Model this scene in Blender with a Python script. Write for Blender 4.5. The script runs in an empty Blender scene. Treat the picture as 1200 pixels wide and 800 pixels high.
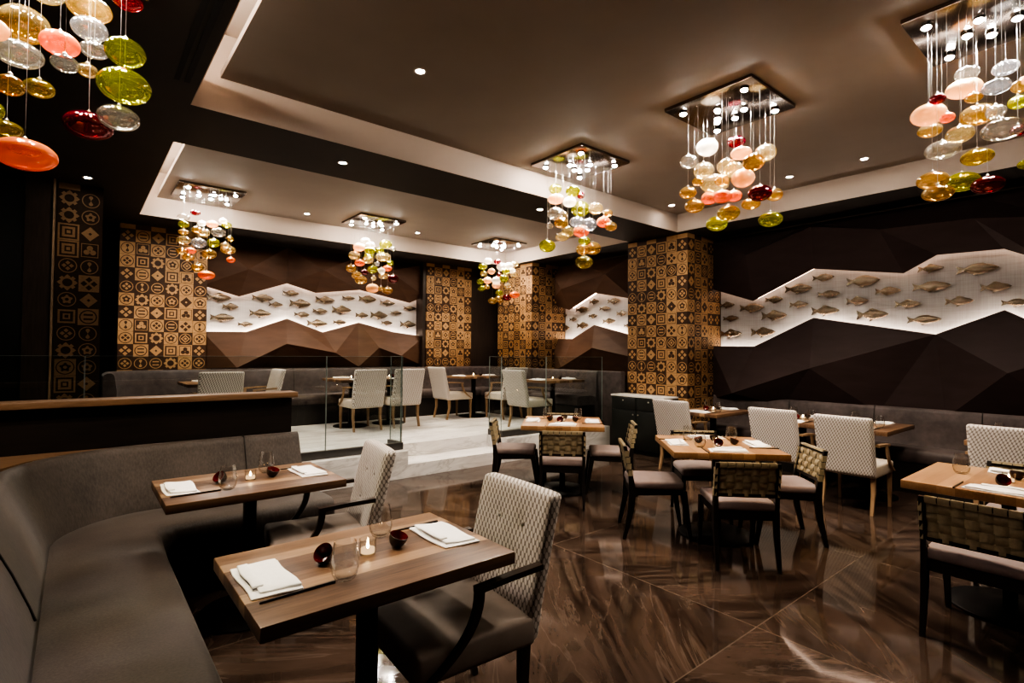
import bpy, bmesh, math, random, json
from mathutils import Vector, Matrix, Euler
random.seed(11)
SC = bpy.context.scene
COL = SC.collection
PI = math.pi
R = math.radians

# ------------------------------------------------------------------ materials
def new_mat(name):
    m = bpy.data.materials.new(name); m.use_nodes = True
    nt = m.node_tree; nt.nodes.clear()
    out = nt.nodes.new('ShaderNodeOutputMaterial')
    return m, nt, out
def nd(nt, typ, **kw):
    n = nt.nodes.new(typ)
    for k, v in kw.items():
        if k.startswith('i_'):
            n.inputs[k[2:].replace('_', ' ')].default_value = v
        else: setattr(n, k, v)
    return n
def math_n(nt, op, a, b=None, c=None):
    n = nt.nodes.new('ShaderNodeMath'); n.operation = op
    for i, v in enumerate((a, b, c)):
        if v is None: continue
        if isinstance(v, (int, float)): n.inputs[i].default_value = v
        else: nt.links.new(v, n.inputs[i])
    return n.outputs[0]
def ramp(nt, fac, stops):
    n = nt.nodes.new('ShaderNodeValToRGB'); cr = n.color_ramp
    while len(cr.elements) < len(stops): cr.elements.new(.5)
    for e, (p, c) in zip(cr.elements, stops):
        e.position = p; e.color = (*c, 1)
    nt.links.new(fac, n.inputs[0]); return n.outputs[0]
def mapping(nt, scale, loc=(0,0,0), rot=(0,0,0), src='Object'):
    t = nt.nodes.new('ShaderNodeTexCoord'); m = nt.nodes.new('ShaderNodeMapping')
    m.inputs['Scale'].default_value = scale; m.inputs['Location'].default_value = loc; m.inputs['Rotation'].default_value = rot
    nt.links.new(t.outputs[src], m.inputs[0]); return m.outputs[0]
def noise(nt, vec, scale, detail=3, rough=.55, dist=0):
    n = nt.nodes.new('ShaderNodeTexNoise')
    n.inputs['Scale'].default_value = scale; n.inputs['Detail'].default_value = detail
    n.inputs['Roughness'].default_value = rough; n.inputs['Distortion'].default_value = dist
    if vec is not None: nt.links.new(vec, n.inputs['Vector'])
    return n.outputs['Fac']
def bump(nt, h, strength=.2, dist=.01):
    b = nt.nodes.new('ShaderNodeBump'); b.inputs['Strength'].default_value = strength; b.inputs['Distance'].default_value = dist
    nt.links.new(h, b.inputs['Height']); return b.outputs[0]
def pbsdf(nt, out, color=None, rough=.5, metal=0., spec=.5, normal=None, coat=0., sheen=0.):
    p = nt.nodes.new('ShaderNodeBsdfPrincipled')
    if color is not None:
        if isinstance(color, tuple): p.inputs['Base Color'].default_value = (*color, 1)
        else: nt.links.new(color, p.inputs['Base Color'])
    if isinstance(rough, (int, float)): p.inputs['Roughness'].default_value = rough
    else: nt.links.new(rough, p.inputs['Roughness'])
    p.inputs['Metallic'].default_value = metal
    p.inputs['Specular IOR Level'].default_value = spec
    p.inputs['Coat Weight'].default_value = coat
    p.inputs['Sheen Weight'].default_value = sheen
    if normal is not None: nt.links.new(normal, p.inputs['Normal'])
    nt.links.new(p.outputs[0], out.inputs[0]); return p
def plain(name, c, rough=.5, metal=0., spec=.5, var=.15, scale=9., bmp=0., coat=0., sheen=0., stretch=(1,1,1)):
    m, nt, out = new_mat(name)
    v = mapping(nt, stretch)
    f = noise(nt, v, scale, 4)
    lo = tuple(x*(1-var) for x in c); hi = tuple(min(1, x*(1+var)) for x in c)
    col = ramp(nt, f, [(.3, lo), (.7, hi)])
    n = bump(nt, f, bmp) if bmp else None
    pbsdf(nt, out, col, rough, metal, spec, n, coat, sheen); return m
def emit(name, c, s):
    m, nt, out = new_mat(name)
    e = nd(nt, 'ShaderNodeEmission'); e.inputs[0].default_value = (*c, 1); e.inputs[1].default_value = s
    nt.links.new(e.outputs[0], out.inputs[0]); return m
def planks(name, cols, axis, width, rough=.35, grain=(3, 40, 40), spec=.4):
    """solid wood staves: axis = index of the coordinate that runs across the staves"""
    m, nt, out = new_mat(name)
    t = nt.nodes.new('ShaderNodeTexCoord'); s = nt.nodes.new('ShaderNodeSeparateXYZ'); nt.links.new(t.outputs['Object'], s.inputs[0])
    q = math_n(nt, 'FLOOR', math_n(nt, 'DIVIDE', s.outputs[axis], width))
    wn = nt.nodes.new('ShaderNodeTexWhiteNoise'); wn.noise_dimensions = '1D'; nt.links.new(math_n(nt, 'ADD', q, 7.31), wn.inputs['W'])
    v = mapping(nt, grain)
    # shift the grain per stave
    add = nt.nodes.new('ShaderNodeVectorMath'); add.operation = 'ADD'; nt.links.new(v, add.inputs[0]); nt.links.new(wn.outputs['Color'], add.inputs[1])
    g = noise(nt, add.outputs[0], 1.6, 6, .65, .4)
    f = math_n(nt, 'ADD', math_n(nt, 'MULTIPLY', wn.outputs['Value'], 1.0), math_n(nt, 'MULTIPLY', math_n(nt, 'SUBTRACT', g, .5), .8))
    n = len(cols)
    col = ramp(nt, f, [(i/(n-1), c) for i, c in enumerate(cols)])
    pbsdf(nt, out, col, rough, 0, spec, bump(nt, g, .06)); return m
def fabric_dots(name, net, dot, axes=(0, 2), pu=.027, pv=.044, ru=.0088, rv=.0160, rough=.85):
    """light oval dots on a staggered lattice"""
    m, nt, out = new_mat(name)
    t = nt.nodes.new('ShaderNodeTexCoord'); s = nt.nodes.new('ShaderNodeSeparateXYZ'); nt.links.new(t.outputs['Object'], s.inputs[0])
    # u follows x on front and back, and y on the side faces, so the pattern wraps round the edge
    u = math_n(nt, 'ADD', s.outputs[0], s.outputs[1]); v = s.outputs[2]
    def lat(du, dv):
        a = math_n(nt, 'SUBTRACT', math_n(nt, 'PINGPONG', math_n(nt, 'ADD', u, du+10*pu), pu/2), 0)
        b = math_n(nt, 'PINGPONG', math_n(nt, 'ADD', v, dv+10*pv), pv/2)
        a = math_n(nt, 'DIVIDE', a, ru); b = math_n(nt, 'DIVIDE', b, rv)
        return math_n(nt, 'ADD', math_n(nt, 'MULTIPLY', a, a), math_n(nt, 'MULTIPLY', b, b))
    d = math_n(nt, 'MINIMUM', lat(0, 0), lat(pu/2, pv/2))
    w = noise(nt, mapping(nt, (1, 1, 1)), 300, 2)
    d2 = math_n(nt, 'ADD', d, math_n(nt, 'MULTIPLY', w, .25))
    col = ramp(nt, d2, [(.0, dot), (.78, dot), (1.0, net)])
    pbsdf(nt, out, col, rough, 0, .2, bump(nt, w, .25, .004), 0, .15); return m
def schlick(nt, f0, top):
    lw = nd(nt, 'ShaderNodeLayerWeight'); lw.inputs[0].default_value = .5
    return math_n(nt, 'ADD', f0, math_n(nt, 'MULTIPLY', math_n(nt, 'POWER', lw.outputs['Facing'], 4.0), top-f0))
def glass_pane(name, tint=(.93, .96, .95), refl=1.0, rough=0.0, rim=None):
    m, nt, out = new_mat(name)
    tr = nd(nt, 'ShaderNodeBsdfTransparent'); tr.inputs[0].default_value = (*tint, 1)
    gl = nd(nt, 'ShaderNodeBsdfGlossy'); gl.inputs['Roughness'].default_value = rough
    f = math_n(nt, 'MULTIPLY', schlick(nt, .04, .55), refl)
    if rim:
        lw = nd(nt, 'ShaderNodeLayerWeight'); lw.inputs[0].default_value = .35
        nt.links.new(ramp(nt, lw.outputs['Facing'], [(.35, tint), (.95, rim)]), tr.inputs[0])
    mx = nd(nt, 'ShaderNodeMixShader'); nt.links.new(f, mx.inputs[0]); nt.links.new(tr.outputs[0], mx.inputs[1]); nt.links.new(gl.outputs[0], mx.inputs[2])
    nt.links.new(mx.outputs[0], out.inputs[0]); return m
def blown(name, tint, rim, body, f):
    """thin blown glass: tinted see-through shell, deeper at the rim, a little milky body, mirror glints"""
    m, nt, out = new_mat(name)
    lw = nd(nt, 'ShaderNodeLayerWeight'); lw.inputs[0].default_value = .45
    tr = nd(nt, 'ShaderNodeBsdfTransparent')
    nz = noise(nt, mapping(nt, (1, 1, 1)), 26, 2)
    nm = bump(nt, nz, .22, .006)
    c1 = ramp(nt, lw.outputs['Facing'], [(.2, tint), (.85, rim)])
    nt.links.new(c1, tr.inputs[0])
    df = nd(nt, 'ShaderNodeBsdfDiffuse'); df.inputs[0].default_value = (*body, 1)
    tl = nd(nt, 'ShaderNodeBsdfTranslucent'); tl.inputs[0].default_value = (*body, 1)
    b = nd(nt, 'ShaderNodeMixShader'); b.inputs[0].default_value = .25; nt.links.new(df.outputs[0], b.inputs[1]); nt.links.new(tl.outputs[0], b.inputs[2])
    fm = math_n(nt, 'ADD', f*.8, math_n(nt, 'MULTIPLY', lw.outputs['Facing'], f*.7))
    a = nd(nt, 'ShaderNodeMixShader'); nt.links.new(fm, a.inputs[0]); nt.links.new(tr.outputs[0], a.inputs[1]); nt.links.new(b.outputs[0], a.inputs[2])
    gl = nd(nt, 'ShaderNodeBsdfGlossy'); gl.inputs['Roughness'].default_value = .03
    gl.inputs[0].default_value = tuple(.45+.55*c for c in tint)+(1,); nt.links.new(nm, gl.inputs['Normal'])
    mx = nd(nt, 'ShaderNodeMixShader'); nt.links.new(schlick(nt, .19, .7), mx.inputs[0]); nt.links.new(a.outputs[0], mx.inputs[1]); nt.links.new(gl.outputs[0], mx.inputs[2])
    nt.links.new(mx.outputs[0], out.inputs[0]); return m

def floor_mat():
    m, nt, out = new_mat('brown_marble_slabs')
    t = nt.nodes.new('ShaderNodeTexCoord'); s = nt.nodes.new('ShaderNodeSeparateXYZ'); nt.links.new(t.outputs['Object'], s.inputs[0])
    x = math_n(nt, 'DIVIDE', math_n(nt, 'SUBTRACT', s.outputs[0], 2.93), 1.61)
    y = math_n(nt, 'DIVIDE', math_n(nt, 'SUBTRACT', s.outputs[1], 1.42), 1.61)
    fx = math_n(nt, 'FLOOR', x); fy = math_n(nt, 'FLOOR', y)
    par = math_n(nt, 'MODULO', math_n(nt, 'ADD', math_n(nt, 'ADD', fx, fy), 40), 2)
    # seams
    ex = math_n(nt, 'MULTIPLY', math_n(nt, 'PINGPONG', math_n(nt, 'ADD', x, 40), .5), 1.61)
    ey = math_n(nt, 'MULTIPLY', math_n(nt, 'PINGPONG', math_n(nt, 'ADD', y, 40), .5), 1.61)
    seam = math_n(nt, 'LESS_THAN', math_n(nt, 'MINIMUM', ex, ey), .0035)
    # streak direction alternates slab by slab
    a1 = nd(nt, 'ShaderNodeCombineXYZ'); a2 = nd(nt, 'ShaderNodeCombineXYZ')
    nt.links.new(s.outputs[0], a1.inputs[0]); nt.links.new(s.outputs[1], a1.inputs[1])
    nt.links.new(s.outputs[1], a2.inputs[0]); nt.links.new(math_n(nt, 'MULTIPLY', s.outputs[0], -1), a2.inputs[1])
    mx = nd(nt, 'ShaderNodeMix'); mx.data_type = 'VECTOR'
    nt.links.new(par, mx.inputs['Factor']); nt.links.new(a1.outputs[0], mx.inputs[4]); nt.links.new(a2.outputs[0], mx.inputs[5])
    mp = nd(nt, 'ShaderNodeMapping'); mp.inputs['Rotation'].default_value = (0, 0, R(38)); nt.links.new(mx.outputs[1], mp.inputs[0])
    wn = nt.nodes.new('ShaderNodeTexWhiteNoise'); wn.noise_dimensions = '2D'
    cc = nd(nt, 'ShaderNodeCombineXYZ'); nt.links.new(fx, cc.inputs[0]); nt.links.new(fy, cc.inputs[1]); nt.links.new(cc.outputs[0], wn.inputs['Vector'])
    sc = nd(nt, 'ShaderNodeVectorMath'); sc.operation = 'SCALE'; sc.inputs['Scale'].default_value = 9; nt.links.new(wn.outputs['Color'], sc.inputs[0])
    ad = nd(nt, 'ShaderNodeVectorMath'); ad.operation = 'ADD'; nt.links.new(mp.outputs[0], ad.inputs[0]); nt.links.new(sc.outputs[0], ad.inputs[1])
    st = nd(nt, 'ShaderNodeMapping'); st.inputs['Scale'].default_value = (.42, 2.1, 1); nt.links.new(ad.outputs[0], st.inputs[0])
    n1 = noise(nt, st.outputs[0], 1.25, 5, .55, 1.0)
    base = ramp(nt, n1, [(.24, (.010, .007, .006)), (.36, (.034, .022, .017)), (.46, (.066, .044, .034)), (.52, (.050, .034, .026)), (.58, (.022, .014, .011)), (.68, (.088, .061, .046)), (.8, (.06, .038, .026))])
    n2 = noise(nt, st.outputs[0], .9, 5, .55, 2.2)
    vein = ramp(nt, math_n(nt, 'ABSOLUTE', math_n(nt, 'SUBTRACT', n2, .5)), [(0, (1, 1, 1)), (.016, (0, 0, 0))])
    m1 = nd(nt, 'ShaderNodeMix'); m1.data_type = 'RGBA'; nt.links.new(math_n(nt, 'MULTIPLY', vein, .14), m1.inputs['Factor']); nt.links.new(base, m1.inputs[6]); m1.inputs[7].default_value = (.28, .22, .18, 1)
    m2 = nd(nt, 'ShaderNodeMix'); m2.data_type = 'RGBA'; nt.links.new(math_n(nt, 'MULTIPLY', seam, .4), m2.inputs['Factor']); nt.links.new(m1.outputs[2], m2.inputs[6]); m2.inputs[7].default_value = (.2, .16, .13, 1)
    pbsdf(nt, out, m2.outputs[2], .065, 0, .55, None); return m
def white_marble():
    m, nt, out = new_mat('white_veined_marble')
    v = mapping(nt, (.7, 3.4, 2.2), rot=(0, 0, R(4)))
    n = noise(nt, v, 1.6, 7, .6, .9)
    base = ramp(nt, n, [(.32, (.36, .345, .335)), (.47, (.60, .58, .565)), (.7, (.78, .76, .74))])
    n2 = noise(nt, v, 1.1, 6, .6, 1.6)
    vein = ramp(nt, math_n(nt, 'ABSOLUTE', math_n(nt, 'SUBTRACT', n2, .5)), [(0, (1, 1, 1)), (.03, (0, 0, 0))])
    mx = nd(nt, 'ShaderNodeMix'); mx.data_type = 'RGBA'; nt.links.new(math_n(nt, 'MULTIPLY', vein, .5), mx.inputs['Factor']); nt.links.new(base, mx.inputs[6]); mx.inputs[7].default_value = (.3, .28, .27, 1)
    pbsdf(nt, out, mx.outputs[2], .28, 0, .5); return m
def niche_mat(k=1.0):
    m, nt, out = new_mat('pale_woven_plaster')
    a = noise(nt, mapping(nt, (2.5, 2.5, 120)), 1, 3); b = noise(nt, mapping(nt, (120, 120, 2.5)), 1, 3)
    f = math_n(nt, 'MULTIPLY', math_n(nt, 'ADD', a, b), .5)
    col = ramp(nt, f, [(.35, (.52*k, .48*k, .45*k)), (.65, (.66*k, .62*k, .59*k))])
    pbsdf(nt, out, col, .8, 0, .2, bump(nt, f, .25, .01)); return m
def bench_mat(name, c, stretch=(60, 60, 8)):
    m, nt, out = new_mat(name)
    f = noise(nt, mapping(nt, stretch), 2.2, 4, .6)
    g = noise(nt, mapping(nt, (1, 1, 1)), 3.5, 4)
    h = math_n(nt, 'ADD', math_n(nt, 'MULTIPLY', f, .5), math_n(nt, 'MULTIPLY', g, .5))
    col = ramp(nt, h, [(.34, tuple(x*.6 for x in c)), (.66, tuple(x*1.4 for x in c))])
    pbsdf(nt, out, col, .62, 0, .35, bump(nt, f, .18, .004), 0, .1); return m

M = {}
M['floor'] = floor_mat()
M['marble'] = white_marble()
M['niche'] = niche_mat()
M['niche_r_dim'] = niche_mat(.62)  # same plaster darkened; the dimmer light on this wall is in the colour
M['ceil'] = plain('warm_grey_ceiling_paint', (.31, .27, .24), .7, 0, .3, .04, 2)
M['reveal'] = plain('cream_reveal_paint', (.44, .36, .30), .7, 0, .3, .03, 2)
M['soffit'] = plain('dark_soffit_paint', (.022, .017, .014), .6, 0, .3, .1, 3)
M['wall_dark'] = plain('dark_brown_panelling', (.028, .018, .013), .5, 0, .4, .25, 3, stretch=(12, 12, 1))
M['black'] = plain('black_panel', (.008, .007, .007), .45, 0, .4, .2, 4)
M['tile_light'] = plain('pale_inlay_wood', (.36, .215, .105), .55, 0, .18, .22, 7, stretch=(5, 5, 30))
M['tile_dark'] = plain('dark_inlay_wood', (.050, .027, .017), .5, 0, .2, .25, 7, stretch=(5, 5, 30))
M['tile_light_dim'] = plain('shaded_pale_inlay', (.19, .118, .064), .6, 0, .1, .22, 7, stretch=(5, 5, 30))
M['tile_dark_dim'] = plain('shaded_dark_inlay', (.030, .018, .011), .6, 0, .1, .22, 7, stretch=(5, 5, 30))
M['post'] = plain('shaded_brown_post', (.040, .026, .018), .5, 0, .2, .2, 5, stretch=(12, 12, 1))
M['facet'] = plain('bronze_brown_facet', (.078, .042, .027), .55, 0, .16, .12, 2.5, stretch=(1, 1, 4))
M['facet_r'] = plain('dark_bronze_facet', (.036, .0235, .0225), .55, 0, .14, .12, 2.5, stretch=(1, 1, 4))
M['fish'] = plain('antique_bronze', (.24, .185, .135), .27, .9, .5, .45, 30, .6)
M['bench'] = bench_mat('taupe_bench_fabric', (.060, .049, .043), (45, 45, 5))
M['bench_far'] = bench_mat('mauve_grey_bench_leather', (.062, .047, .045), (5, 5, 5))
M['bench_base'] = plain('bench_plinth', (.014, .011, .010), .5)
M['walnut'] = planks('walnut_staves', [(.045, .026, .017), (.13, .075, .045), (.21, .125, .072), (.33, .215, .13)], 1, .072, .36)
M['oak'] = planks('honey_oak_staves', [(.20, .105, .05), (.33, .185, .09), (.42, .25, .13)], 1, .085, .36)
M['ledge'] = plain('brown_oak_ledge', (.155, .09, .05), .4, 0, .4, .25, 5, .05, stretch=(1, 12, 12))
M['partition'] = plain('black_brown_veneer', (.012, .008, .006), .45, 0, .4, .3, 4, stretch=(1, 1, 9))
M['blackwood'] = plain('ebonised_wood', (.013, .010, .009), .38, 0, .45, .2, 6)
M['darkwood'] = plain('dark_walnut_frame', (.030, .018, .013), .35, 0, .5, .25, 5, stretch=(4, 4, 1))
M['tanwood'] = plain('tan_oak_frame', (.26, .17, .10), .42, 0, .4, .2, 5, stretch=(6, 6, 1))
M['iron'] = plain('black_iron', (.012, .012, .013), .4, .6, .5, .15, 10)
M['dots'] = fabric_dots('dotted_upholstery', (.225, .192, .170), (.60, .555, .515))
M['taupe_seat'] = plain('taupe_suede', (.27, .225, .195), .75, 0, .3, .14, 6, .05, sheen=.15)
M['cream_seat'] = plain('cream_seat_leather', (.52, .46, .39), .5, 0, .4, .08, 6)
M['mauve_seat'] = plain('mauve_grey_seat', (.20, .155, .15), .7, 0, .3, .12, 8, .05, sheen=.1)
M['strap'] = plain('khaki_webbing', (.31, .255, .165), .6, 0, .35, .12, 60, .1)
M['button'] = plain('grey_button', (.34, .31, .29), .8)
M['linen'] = plain('white_linen', (.86, .85, .83), .85, 0, .2, .03, 60, .08)
M['chop'] = plain('dark_lacquer', (.012, .008, .007), .3, 0, .5)
M['bowl_out'] = plain('dark_glazed_clay', (.020, .010, .010), .35, 0, .5)
M['bowl_in'] = plain('oxblood_glaze', (.13, .013, .011), .22, 0, .6, .2, 20)
M['glass'] = glass_pane('clear_drinking_glass', (.98, .985, .985), 2.0, 0, (.80, .81, .81))
M['votive'] = glass_pane('votive_glass', (.98, .97, .95), 1.6, .01, (.8, .77, .72))
M['pane'] = glass_pane('balustrade_glass', (.90, .93, .925), 1.0)
M['pane_edge'] = plain('green_glass_edge', (.20, .24, .23), .2, 0, .6)
M['shoe'] = plain('bronze_metal_shoe', (.10, .095, .092), .38, .7, .5, .1, 6)
M['wax'] = emit('glowing_wax', (1, .66, .36), .8)
M['flame'] = emit('flame', (1, .72, .36), 45)
M['bulb'] = emit('halogen_bulb', (1, .93, .84), 500)
M['down'] = emit('downlight_lens', (1, .92, .82), 150)
M['led_top_r'] = emit('warm_led_top_soft', (1, .72, .55), 9)
M['led_r'] = emit('warm_led_soft', (1, .83, .69), 38)
M['led'] = emit('warm_led', (1, .83, .69), 42)
M['led_top'] = emit('warm_led_top', (1, .74, .58), 12.0)
M['cove'] = emit('cove_led', (1, .86, .72), 60)
M['chrome'] = plain('dark_mirror_steel', (.30, .27, .25), .16, 1, .5, .03, 3)
M['steel'] = plain('steel_wire', (.42, .40, .38), .35, 1)
M['trim'] = plain('white_trim_ring', (.55, .5, .45), .5)
M['console'] = plain('charcoal_green_lacquer', (.010, .0115, .0105), .38, 0, .5, .15, 4)
M['quartz'] = plain('pale_stone_top', (.66, .63, .60), .3, 0, .5, .1, 8)
M['knob'] = plain('brushed_nickel', (.6, .57, .52), .3, 1)
M['vent'] = plain('vent_black', (.002, .002, .002), .8)
GL = {
 'A': blown('amber_glass', (1, .80, .42), (.66, .42, .12), (1, .78, .36), 0.055),
 'G': blown('champagne_glass', (1, .90, .66), (.70, .55, .28), (1, .86, .55), 0.085),
 'C': blown('clear_blown_glass', (.96, .95, .92), (.62, .60, .55), (1, .95, .86), 0.045),
 'S': blown('silvery_glass', (.82, .83, .86), (.5, .5, .53), (.86, .88, .95), 0.085),
 'Y': blown('lime_glass', (.80, .82, .16), (.46, .48, .03), (.78, .82, .08), 0.075),
 'O': blown('olive_gold_glass', (.86, .74, .25), (.5, .40, .08), (.85, .68, .15), 0.05),
 'R': blown('crimson_glass', (.42, .02, .07), (.16, .005, .02), (.55, .012, .06), 0.07),
 'P': blown('peach_glass', (1, .66, .46), (.95, .52, .34), (1, .70, .38), 0.45),
 'K': blown('coral_glass', (1, .38, .22), (.85, .24, .12), (.92, .34, .12), 0.42),
 'W': blown('opal_white_glass', (1, .97, .9), (.9, .85, .78), (1, .95, .86), 0.4),
}

# ------------------------------------------------------------------ mesh helper
class MB:
    def __init__(s): s.v = []; s.f = []; s.m = []
    def add(s, vs, fs, mat=0, xf=None):
        b = len(s.v)
        for p in vs:
            p = Vector(p)
            s.v.append(xf @ p if xf else p)
        for f in fs: s.f.append([b+i for i in f]); s.m.append(mat)
        return s
    def box(s, c, d, mat=0, xf=None):
        x, y, z = c; a, b, h = d[0]/2, d[1]/2, d[2]/2
        vs = [(x-a,y-b,z-h),(x+a,y-b,z-h),(x+a,y+b,z-h),(x-a,y+b,z-h),(x-a,y-b,z+h),(x+a,y-b,z+h),(x+a,y+b,z+h),(x-a,y+b,z+h)]
        return s.add(vs, [(0,3,2,1),(4,5,6,7),(0,1,5,4),(1,2,6,5),(2,3,7,6),(3,0,4,7)], mat, xf)
    def b2(s, lo, hi, mat=0, xf=None):
        return s.box([(a+b)/2 for a, b in zip(lo, hi)], [abs(b-a) for a, b in zip(lo, hi)], mat, xf)
    def rbox(s, c, d, r, seg=3, mat=0, xf=None, sub=0, fn=None):
        bm = bmesh.new(); bmesh.ops.create_cube(bm, size=1)
        for v in bm.verts: v.co = Vector((v.co.x*d[0], v.co.y*d[1], v.co.z*d[2]))
        bmesh.ops.bevel(bm, geom=bm.edges[:], offset=r, segments=seg, affect='EDGES', profile=.5, clamp_overlap=True)
        if sub:
            big = [e for e in bm.edges if e.calc_length() > max(d)*.2]
            bmesh.ops.subdivide_edges(bm, edges=big, cuts=sub, use_grid_fill=True)
        bm.verts.index_update()
        vs = [Vector(v.co)+Vector(c) for v in bm.verts]
        if fn: vs = [Vector(fn(v)) for v in vs]
        fs = [[v.index for v in f.verts] for f in bm.faces]; bm.free()
        return s.add(vs, fs, mat, xf)
    def bar(s, p0, p1, s0, s1, mat=0, up=(0,0,1)):
        """tapered rectangular bar; s0/s1 = (width, depth) at each end"""
        p0, p1 = Vector(p0), Vector(p1); d = (p1-p0).normalized(); u = Vector(up)
        if abs(d.dot(u)) > .9: u = Vector((0, 1, 0))
        a = d.cross(u).normalized(); b = a.cross(d).normalized()
        vs = []
        for p, (w, h) in ((p0, s0), (p1, s1)):
            for i, j in ((-1,-1),(1,-1),(1,1),(-1,1)): vs.append(p+a*(i*w/2)+b*(j*h/2))
        return s.add(vs, [(3,2,1,0),(4,5,6,7),(0,1,5,4),(1,2,6,5),(2,3,7,6),(3,0,4,7)], mat)
    def post(s, pts, sizes, mat=0):
        """rectangular post through points, section stays horizontal (x,y sizes)"""
        vs = []; fs = []
        for p, (w, h) in zip(pts, sizes):
            for i, j in ((-1,-1),(1,-1),(1,1),(-1,1)): vs.append((p[0]+i*w/2, p[1]+j*h/2, p[2]))
        n = len(pts)
        for k in range(n-1):
            for q in range(4):
                fs.append((k*4+q, k*4+(q+1)%4, k*4+4+(q+1)%4, k*4+4+q))
        fs += [(3,2,1,0), tuple(4*(n-1)+q for q in range(4))]
        return s.add(vs, fs, mat)
    def tube(s, pts, rad, n=8, mat=0, flat=1.0):
        pts = [Vector(p) for p in pts]
        if isinstance(rad, (int, float)): rad = [rad]*len(pts)
        vs = []; fs = []
        pa = None
        for i, p in enumerate(pts):
            d = (pts[min(i+1, len(pts)-1)]-pts[max(i-1, 0)]).normalized()
            if pa is None:
                u = Vector((1, 0, 0)) if abs(d.x) < .9 else Vector((0, 1, 0))
                pa = (u-d*u.dot(d)).normalized()
            else: pa = (pa-d*pa.dot(d)).normalized()
            b = d.cross(pa)
            for k in range(n):
                t = 2*PI*k/n; vs.append(p+pa*(math.cos(t)*rad[i]*flat)+b*(math.sin(t)*rad[i]))
        m = len(pts)
        for i in range(m-1):
            for k in range(n): fs.append((i*n+k, i*n+(k+1)%n, (i+1)*n+(k+1)%n, (i+1)*n+k))
        fs += [tuple(range(n-1, -1, -1)), tuple((m-1)*n+k for k in range(n))]
        return s.add(vs, fs, mat)
    def lathe(s, prof, n=24, c=(0,0,0), mat=0, xf=None, mats=None):
        vs = []; fs = []; b = len(s.v)
        for r, z in prof:
            for k in range(n):
                t = 2*PI*k/n; vs.append((c[0]+r*math.cos(t), c[1]+r*math.sin(t), c[2]+z))
        for i in range(len(prof)-1):
            for k in range(n):
                s.f.append([b+i*n+k, b+i*n+(k+1)%n, b+(i+1)*n+(k+1)%n, b+(i+1)*n+k]); s.m.append(mats[i] if mats else mat)
        for p in vs:
            p = Vector(p); s.v.append(xf @ p if xf else p)
        return s
    def ball(s, c, rx, ry, rz, nu=24, nv=14, mat=0, xf=None):
        return s.lathe_ell(c, rx, ry, rz, nu, nv, mat, xf)
    def lathe_ell(s, c, rx, ry, rz, nu, nv, mat, xf):
        vs = [(c[0], c[1], c[2]-rz)]; fs = []
        for j in range(1, nv):
            t = PI*j/nv-PI/2
            for k in range(nu):
                q = 2*PI*k/nu; vs.append((c[0]+rx*math.cos(t)*math.cos(q), c[1]+ry*math.cos(t)*math.sin(q), c[2]+rz*math.sin(t)))
        vs.append((c[0], c[1], c[2]+rz)); last = len(vs)-1
        for k in range(nu): fs.append((0, 1+(k+1)%nu, 1+k))
        for j in range(nv-2):
            for k in range(nu): fs.append((1+j*nu+k, 1+j*nu+(k+1)%nu, 1+(j+1)*nu+(k+1)%nu, 1+(j+1)*nu+k))
        o = 1+(nv-2)*nu
        for k in range(nu): fs.append((o+k, o+(k+1)%nu, last))
        return s.add(vs, fs, mat, xf)
    def grid(s, rows, mat=0, cap=True):
        """rows: list of equal-length closed-open point rows (stations); skins between them"""
        n = len(rows[0]); vs = [p for r in rows for p in r]; fs = []
        for i in range(len(rows)-1):
            for k in range(n-1): fs.append((i*n+k, i*n+k+1, (i+1)*n+k+1, (i+1)*n+k))
        if cap: fs += [tuple(range(n-1, -1, -1)), tuple((len(rows)-1)*n+k for k in range(n))]
        return s.add(vs, fs, mat)
    def mesh(s, name, mats, smooth=None, fix=True):
        me = bpy.data.meshes.new(name)
        me.from_pydata([tuple(v) for v in s.v], [], s.f)
        for m in mats: me.materials.append(M[m] if isinstance(m, str) else m)
        for p, i in zip(me.polygons, s.m): p.material_index = i
        if fix:
            bm = bmesh.new(); bm.from_mesh(me); bmesh.ops.recalc_face_normals(bm, faces=bm.faces[:]); bm.to_mesh(me); bm.free()
        if smooth:
            for p in me.polygons: p.use_smooth = True
            me.set_sharp_from_angle(angle=R(smooth))
        me.update(); return me

def obj(name, me, parent=None, label=None, loc=None):
    o = bpy.data.objects.new(name, me); COL.objects.link(o)
    if parent: o.parent = parent
    if loc: o.location = loc
    if label: o['label'] = label
    return o
def tag(o, label, cat, group=None):
    o['label'] = label; o['category'] = cat
    if group: o['group'] = group
    return o
def thing(name, label, cat, loc=(0,0,0), rz=0, group=None):
    o = bpy.data.objects.new(name, None); COL.objects.link(o); o.empty_display_size = .1
    o.location = loc; o.rotation_euler = (0, 0, rz)
    return tag(o, label, cat, group)
def struct(name, me, label=None):
    o = obj(name, me); o['kind'] = 'structure'
    if label: o['label'] = label
    return o
def spawn(specs, root):
    """specs: (name, mesh, parent index or None, label or None, loc or None): a copy of the kind's parts under a thing"""
    made = []
    for name, me, par, lab, loc in specs:
        made.append(obj(name, me, root if par is None else made[par], lab, loc))
    return made

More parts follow.
